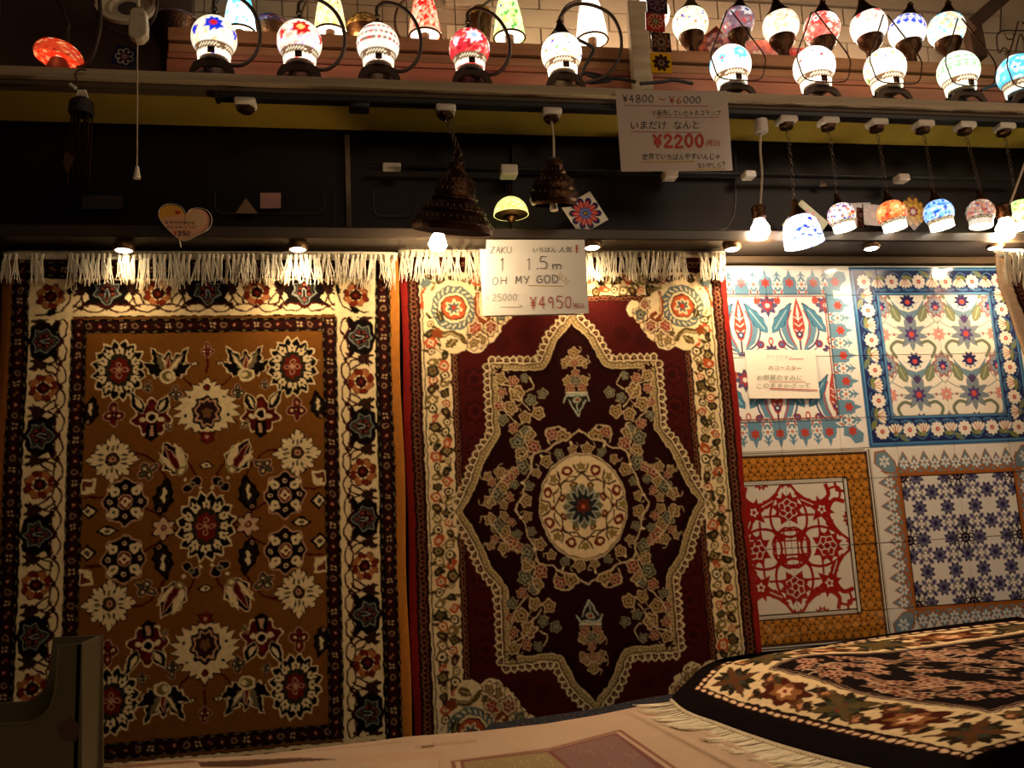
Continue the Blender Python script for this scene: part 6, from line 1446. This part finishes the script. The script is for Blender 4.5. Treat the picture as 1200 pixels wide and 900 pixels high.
kana('brown_japanese_lettering', f, [('で', .30, .31, .045, .07), ('販売していたトルコランプ', .35, .31, .048, .08)], mat('brown_ink', '#5a3a2c', .6), t)
strokes('yellow_underline', f, [], M_YINK, t, lines=[([(.19, .885), (.55, .885), (.66, .88)], .0026), ([(.67, .985), (.93, .985)], .0026)])
# price card on the red rug
YQ = 2.332
t = thing('price_card', 'white handwritten price card pinned over the red rug', 'sign', onY(627, 325, YQ))
f0 = plane_f([(562, 292), (680, 290), (684, 369), (566, 371)], YQ+.006); paper('rear_sheet', f0, M_PAPER, t)
f = plane_f([(570, 281), (685, 281), (690, 367), (565, 370)], YQ); paper('card', f, M_PAPER, t)
strokes('pencil_lettering', f, [('ZAKU', .045, .105, .040, .085, .054, .0014), ('1', .14, .26, .05, .17, .06, .0018), ('1', .40, .27, .05, .15, .06, .0018), ('.', .50, .25, .02, .17, .03, .003), ('5', .535, .245, .07, .165, .08, .0026), ('m', .66, .30, .09, .12, .1, .0026), ('OH', .08, .52, .05, .09, .078, .0016), ('MY', .30, .51, .052, .095, .074, .002), ('GOD', .50, .50, .055, .10, .077, .0024)], mat('grey_ink', '#4a4a48', .6), t)
strokes('old_price_lettering', f, [('=', .03, .74, .02, .08, .03, .0012), ('25000', .085, .74, .035, .08, .048, .0014)], M_GINK, t, lines=[([(.16, .90), (.37, .905)], .0012), ([(.34, .875), (.37, .905)], .0016)])
strokes('red_price_lettering', f, [('¥4950', .44, .785, .055, .145, .084, .0026), ('!', .895, .085, .03, .10, .03, .0045)], M_RINK, t)
kana('japanese_lettering', f, [('いちばん', .455, .18, .062, .085), ('人気', .72, .18, .072, .09)], M_INK, t); kana('tax_note', f, [('税込', .845, .935, .058, .08)], M_RINK, t)
strokes('yellow_marks', f, [], M_YINK, t, lines=[([(.42, .63), (.76, .645)], .0018)]+[([(x, y-.055), (x+.012, y-.012), (x+.035, y), (x+.012, y+.012), (x, y+.055), (x-.012, y+.012), (x-.035, y), (x-.012, y-.012), (x, y-.055)], .0011) for x, y in ((.735, .51), (.79, .58))])
# note on the blue tile panel
t = thing('tile_note', 'white note with coloured handwriting taped to the blue tile panel', 'sign', onY(915, 438, YT-.008))
f = plane_f([(873, 410), (955, 410), (961, 467), (878, 467)], YT-.006); paper('card', f, M_PAPER, t)
kana('purple_writing', f, [('クーッション', .28, .17, .065, .09)], mat('grey_violet_ink', '#8a8498', .6), t); kana('amber_writing', f, [('のコースター', .30, .42, .08, .12)], mat('faded_brown_ink', '#8a6a44', .6), t)
kana('green_writing', f, [('お部屋のすみに', .12, .62, .094, .12), ('このままかざって', .10, .78, .098, .11)], mat('faded_green_ink', '#7a8470', .6), t)
strokes('underlines', f, [], M_RINK, t, lines=[([(.30, .655), (.82, .655)], .0016), ([(.30, .80), (.97, .83)], .003)]); strokes('violet_underline', f, [], M_PINK, t, lines=[([(.62, .19), (.82, .19)], .002)])
# heart sign
C = onY(216, 262, YC-.17); k = depth(C)/FPX; t = thing('heart_sign', 'heart-shaped pink and yellow price sign in clear plastic on the ledge', 'sign', onY(214, 283, YC-.17))
H = [(-2, 20), (-17, 8), (-27, -6), (-27, -16), (-20, -22), (-11, -22), (-3, -18), (1, -11), (5, -16), (13, -18), (22, -16), (27, -10), (28, -2), (24, 7), (12, 14)]
Hs = smooth(H, 5, True)
def hp(a, b, off=0): return C+np.array([a*k, off, -b*k])
def hf(s, t_, d=0.):
    s, t_ = np.asarray(s, float), np.asarray(t_, float); return np.stack([C[0]+(s*56-28)*k, C[1]+d+0*s, C[2]-(t_*44-22)*k], -1)
m = MB(); m.prism([hp(a, b) for a, b in Hs], (0, .003, 0)); m.build('card', mat('pink_card', '#d8a078', .5), t, smooth=False)
Yh = [p for p in Hs if p[0] < 1 and p[1] < -4]; m = MB(); m.prism([hp(*p, -.0008) for p in Yh], (0, .0007, 0)); m.build('yellow_patch', mat('yellow_card', '#d89a30', .5), t, smooth=False)
Ch = [(4, -12), (13, -15), (20, -13), (23, -7), (22, 0), (14, 6), (2, -2)]; m = MB(); m.prism([hp(*p, -.0008) for p in smooth(Ch, 4, True)], (0, .0007, 0)); m.build('cream_patch', mat('cream_card', '#cfa878', .5), t, smooth=False)
MB().tube([hp(a*1.06+1, b*1.06, -.001) for a, b in Hs]+[hp(Hs[0][0]*1.06+1, Hs[0][1]*1.06, -.001)], .0009, 5).build('plastic_edge', mat('clear_plastic_edge', '#d8c8b0', .1, coat=1.), t)
kana('black_lettering', hf, [('女子力があがる', .11, .52, .087, .10), ('おしゃれリング', .14, .64, .085, .095)], M_INK, t, off=-.0015)
strokes('price_lettering', hf, [('350', .38, .72, .06, .12, .085, .0022)], M_INK, t, off=-.0015)
hh_ = [(0, 4), (-4, 0), (-4, -3), (-2, -4), (0, -2), (2, -4), (4, -3), (4, 0)]
m = MB(); m.prism([hp(-7+a*.7, -13+b*.7, -.0018) for a, b in hh_], (0, .0008, 0)); m.build('red_heart', M_RINK, t, smooth=False)
strokes('red_yen', hf, [('¥', .29, .72, .06, .12, .06, .0014)], M_RINK, t, off=-.0015)
MB().tube([hp(-6, 18, .004), hp(-4, 28, .006)], .002, 5).build('stem', M_CREAMP, t)

# ------------------------------------------------------------------ magazine file at lower left
YF = 1.25
t = thing('magazine_file', 'dark olive plastic file box with curved cut-out at the lower left corner', 'file box', onY(40, 980, YF))
J = [(96, 754), (68, 757), (66, 790), (63, 815), (56, 832), (44, 843), (30, 847), (-40, 850), (-40, 1000), (96, 1000)]
m = MB(); m.prism([onY(a, b, YF) for a, b in J], (0, .004, 0)); m.build('near_side', M_DKGREEN, t, smooth=False)
J2 = [(96, 754), (33, 757), (28, 800), (24, 820), (12, 832), (0, 838), (-60, 842), (-60, 1000), (96, 1000)]
a, b = onY(96, 754, YF), onY(96, 1000, YF)
m = MB(); m.box((a[0]-.006, YF, b[2]), (a[0]-.001, YF+.09, a[2]-.001)); m.build('spine', M_DKGREEN, t, smooth=False)
P = [onY(x, y, YF) for x, y in J2]; m = MB(); m.prism([p+np.array([-.0, .09, 0]) for p in P], (0, .004, 0)); m.build('far_side', M_DKGREEN, t, smooth=False)
E_ = smooth([(68, 757), (66, 790), (63, 815), (56, 832), (44, 843), (30, 847)], 4); MB().tube([onY(a, b, YF-.0005) for a, b in E_], .0012, 5).build('edge_trim', mat('olive_edge', '#6a6038', .35), t)
c = onY(82, 855, YF-.001); kk = depth(c)/FPX; m = MB(); m.prism([c+np.array([x*kk, 0, z*kk]) for x, z in ((0, 14), (11, 4), (7, -14), (-6, -10), (-13, 4))], (0, .0008, 0)); m.build('dark_sticker', M_DWOOD, t, smooth=False)
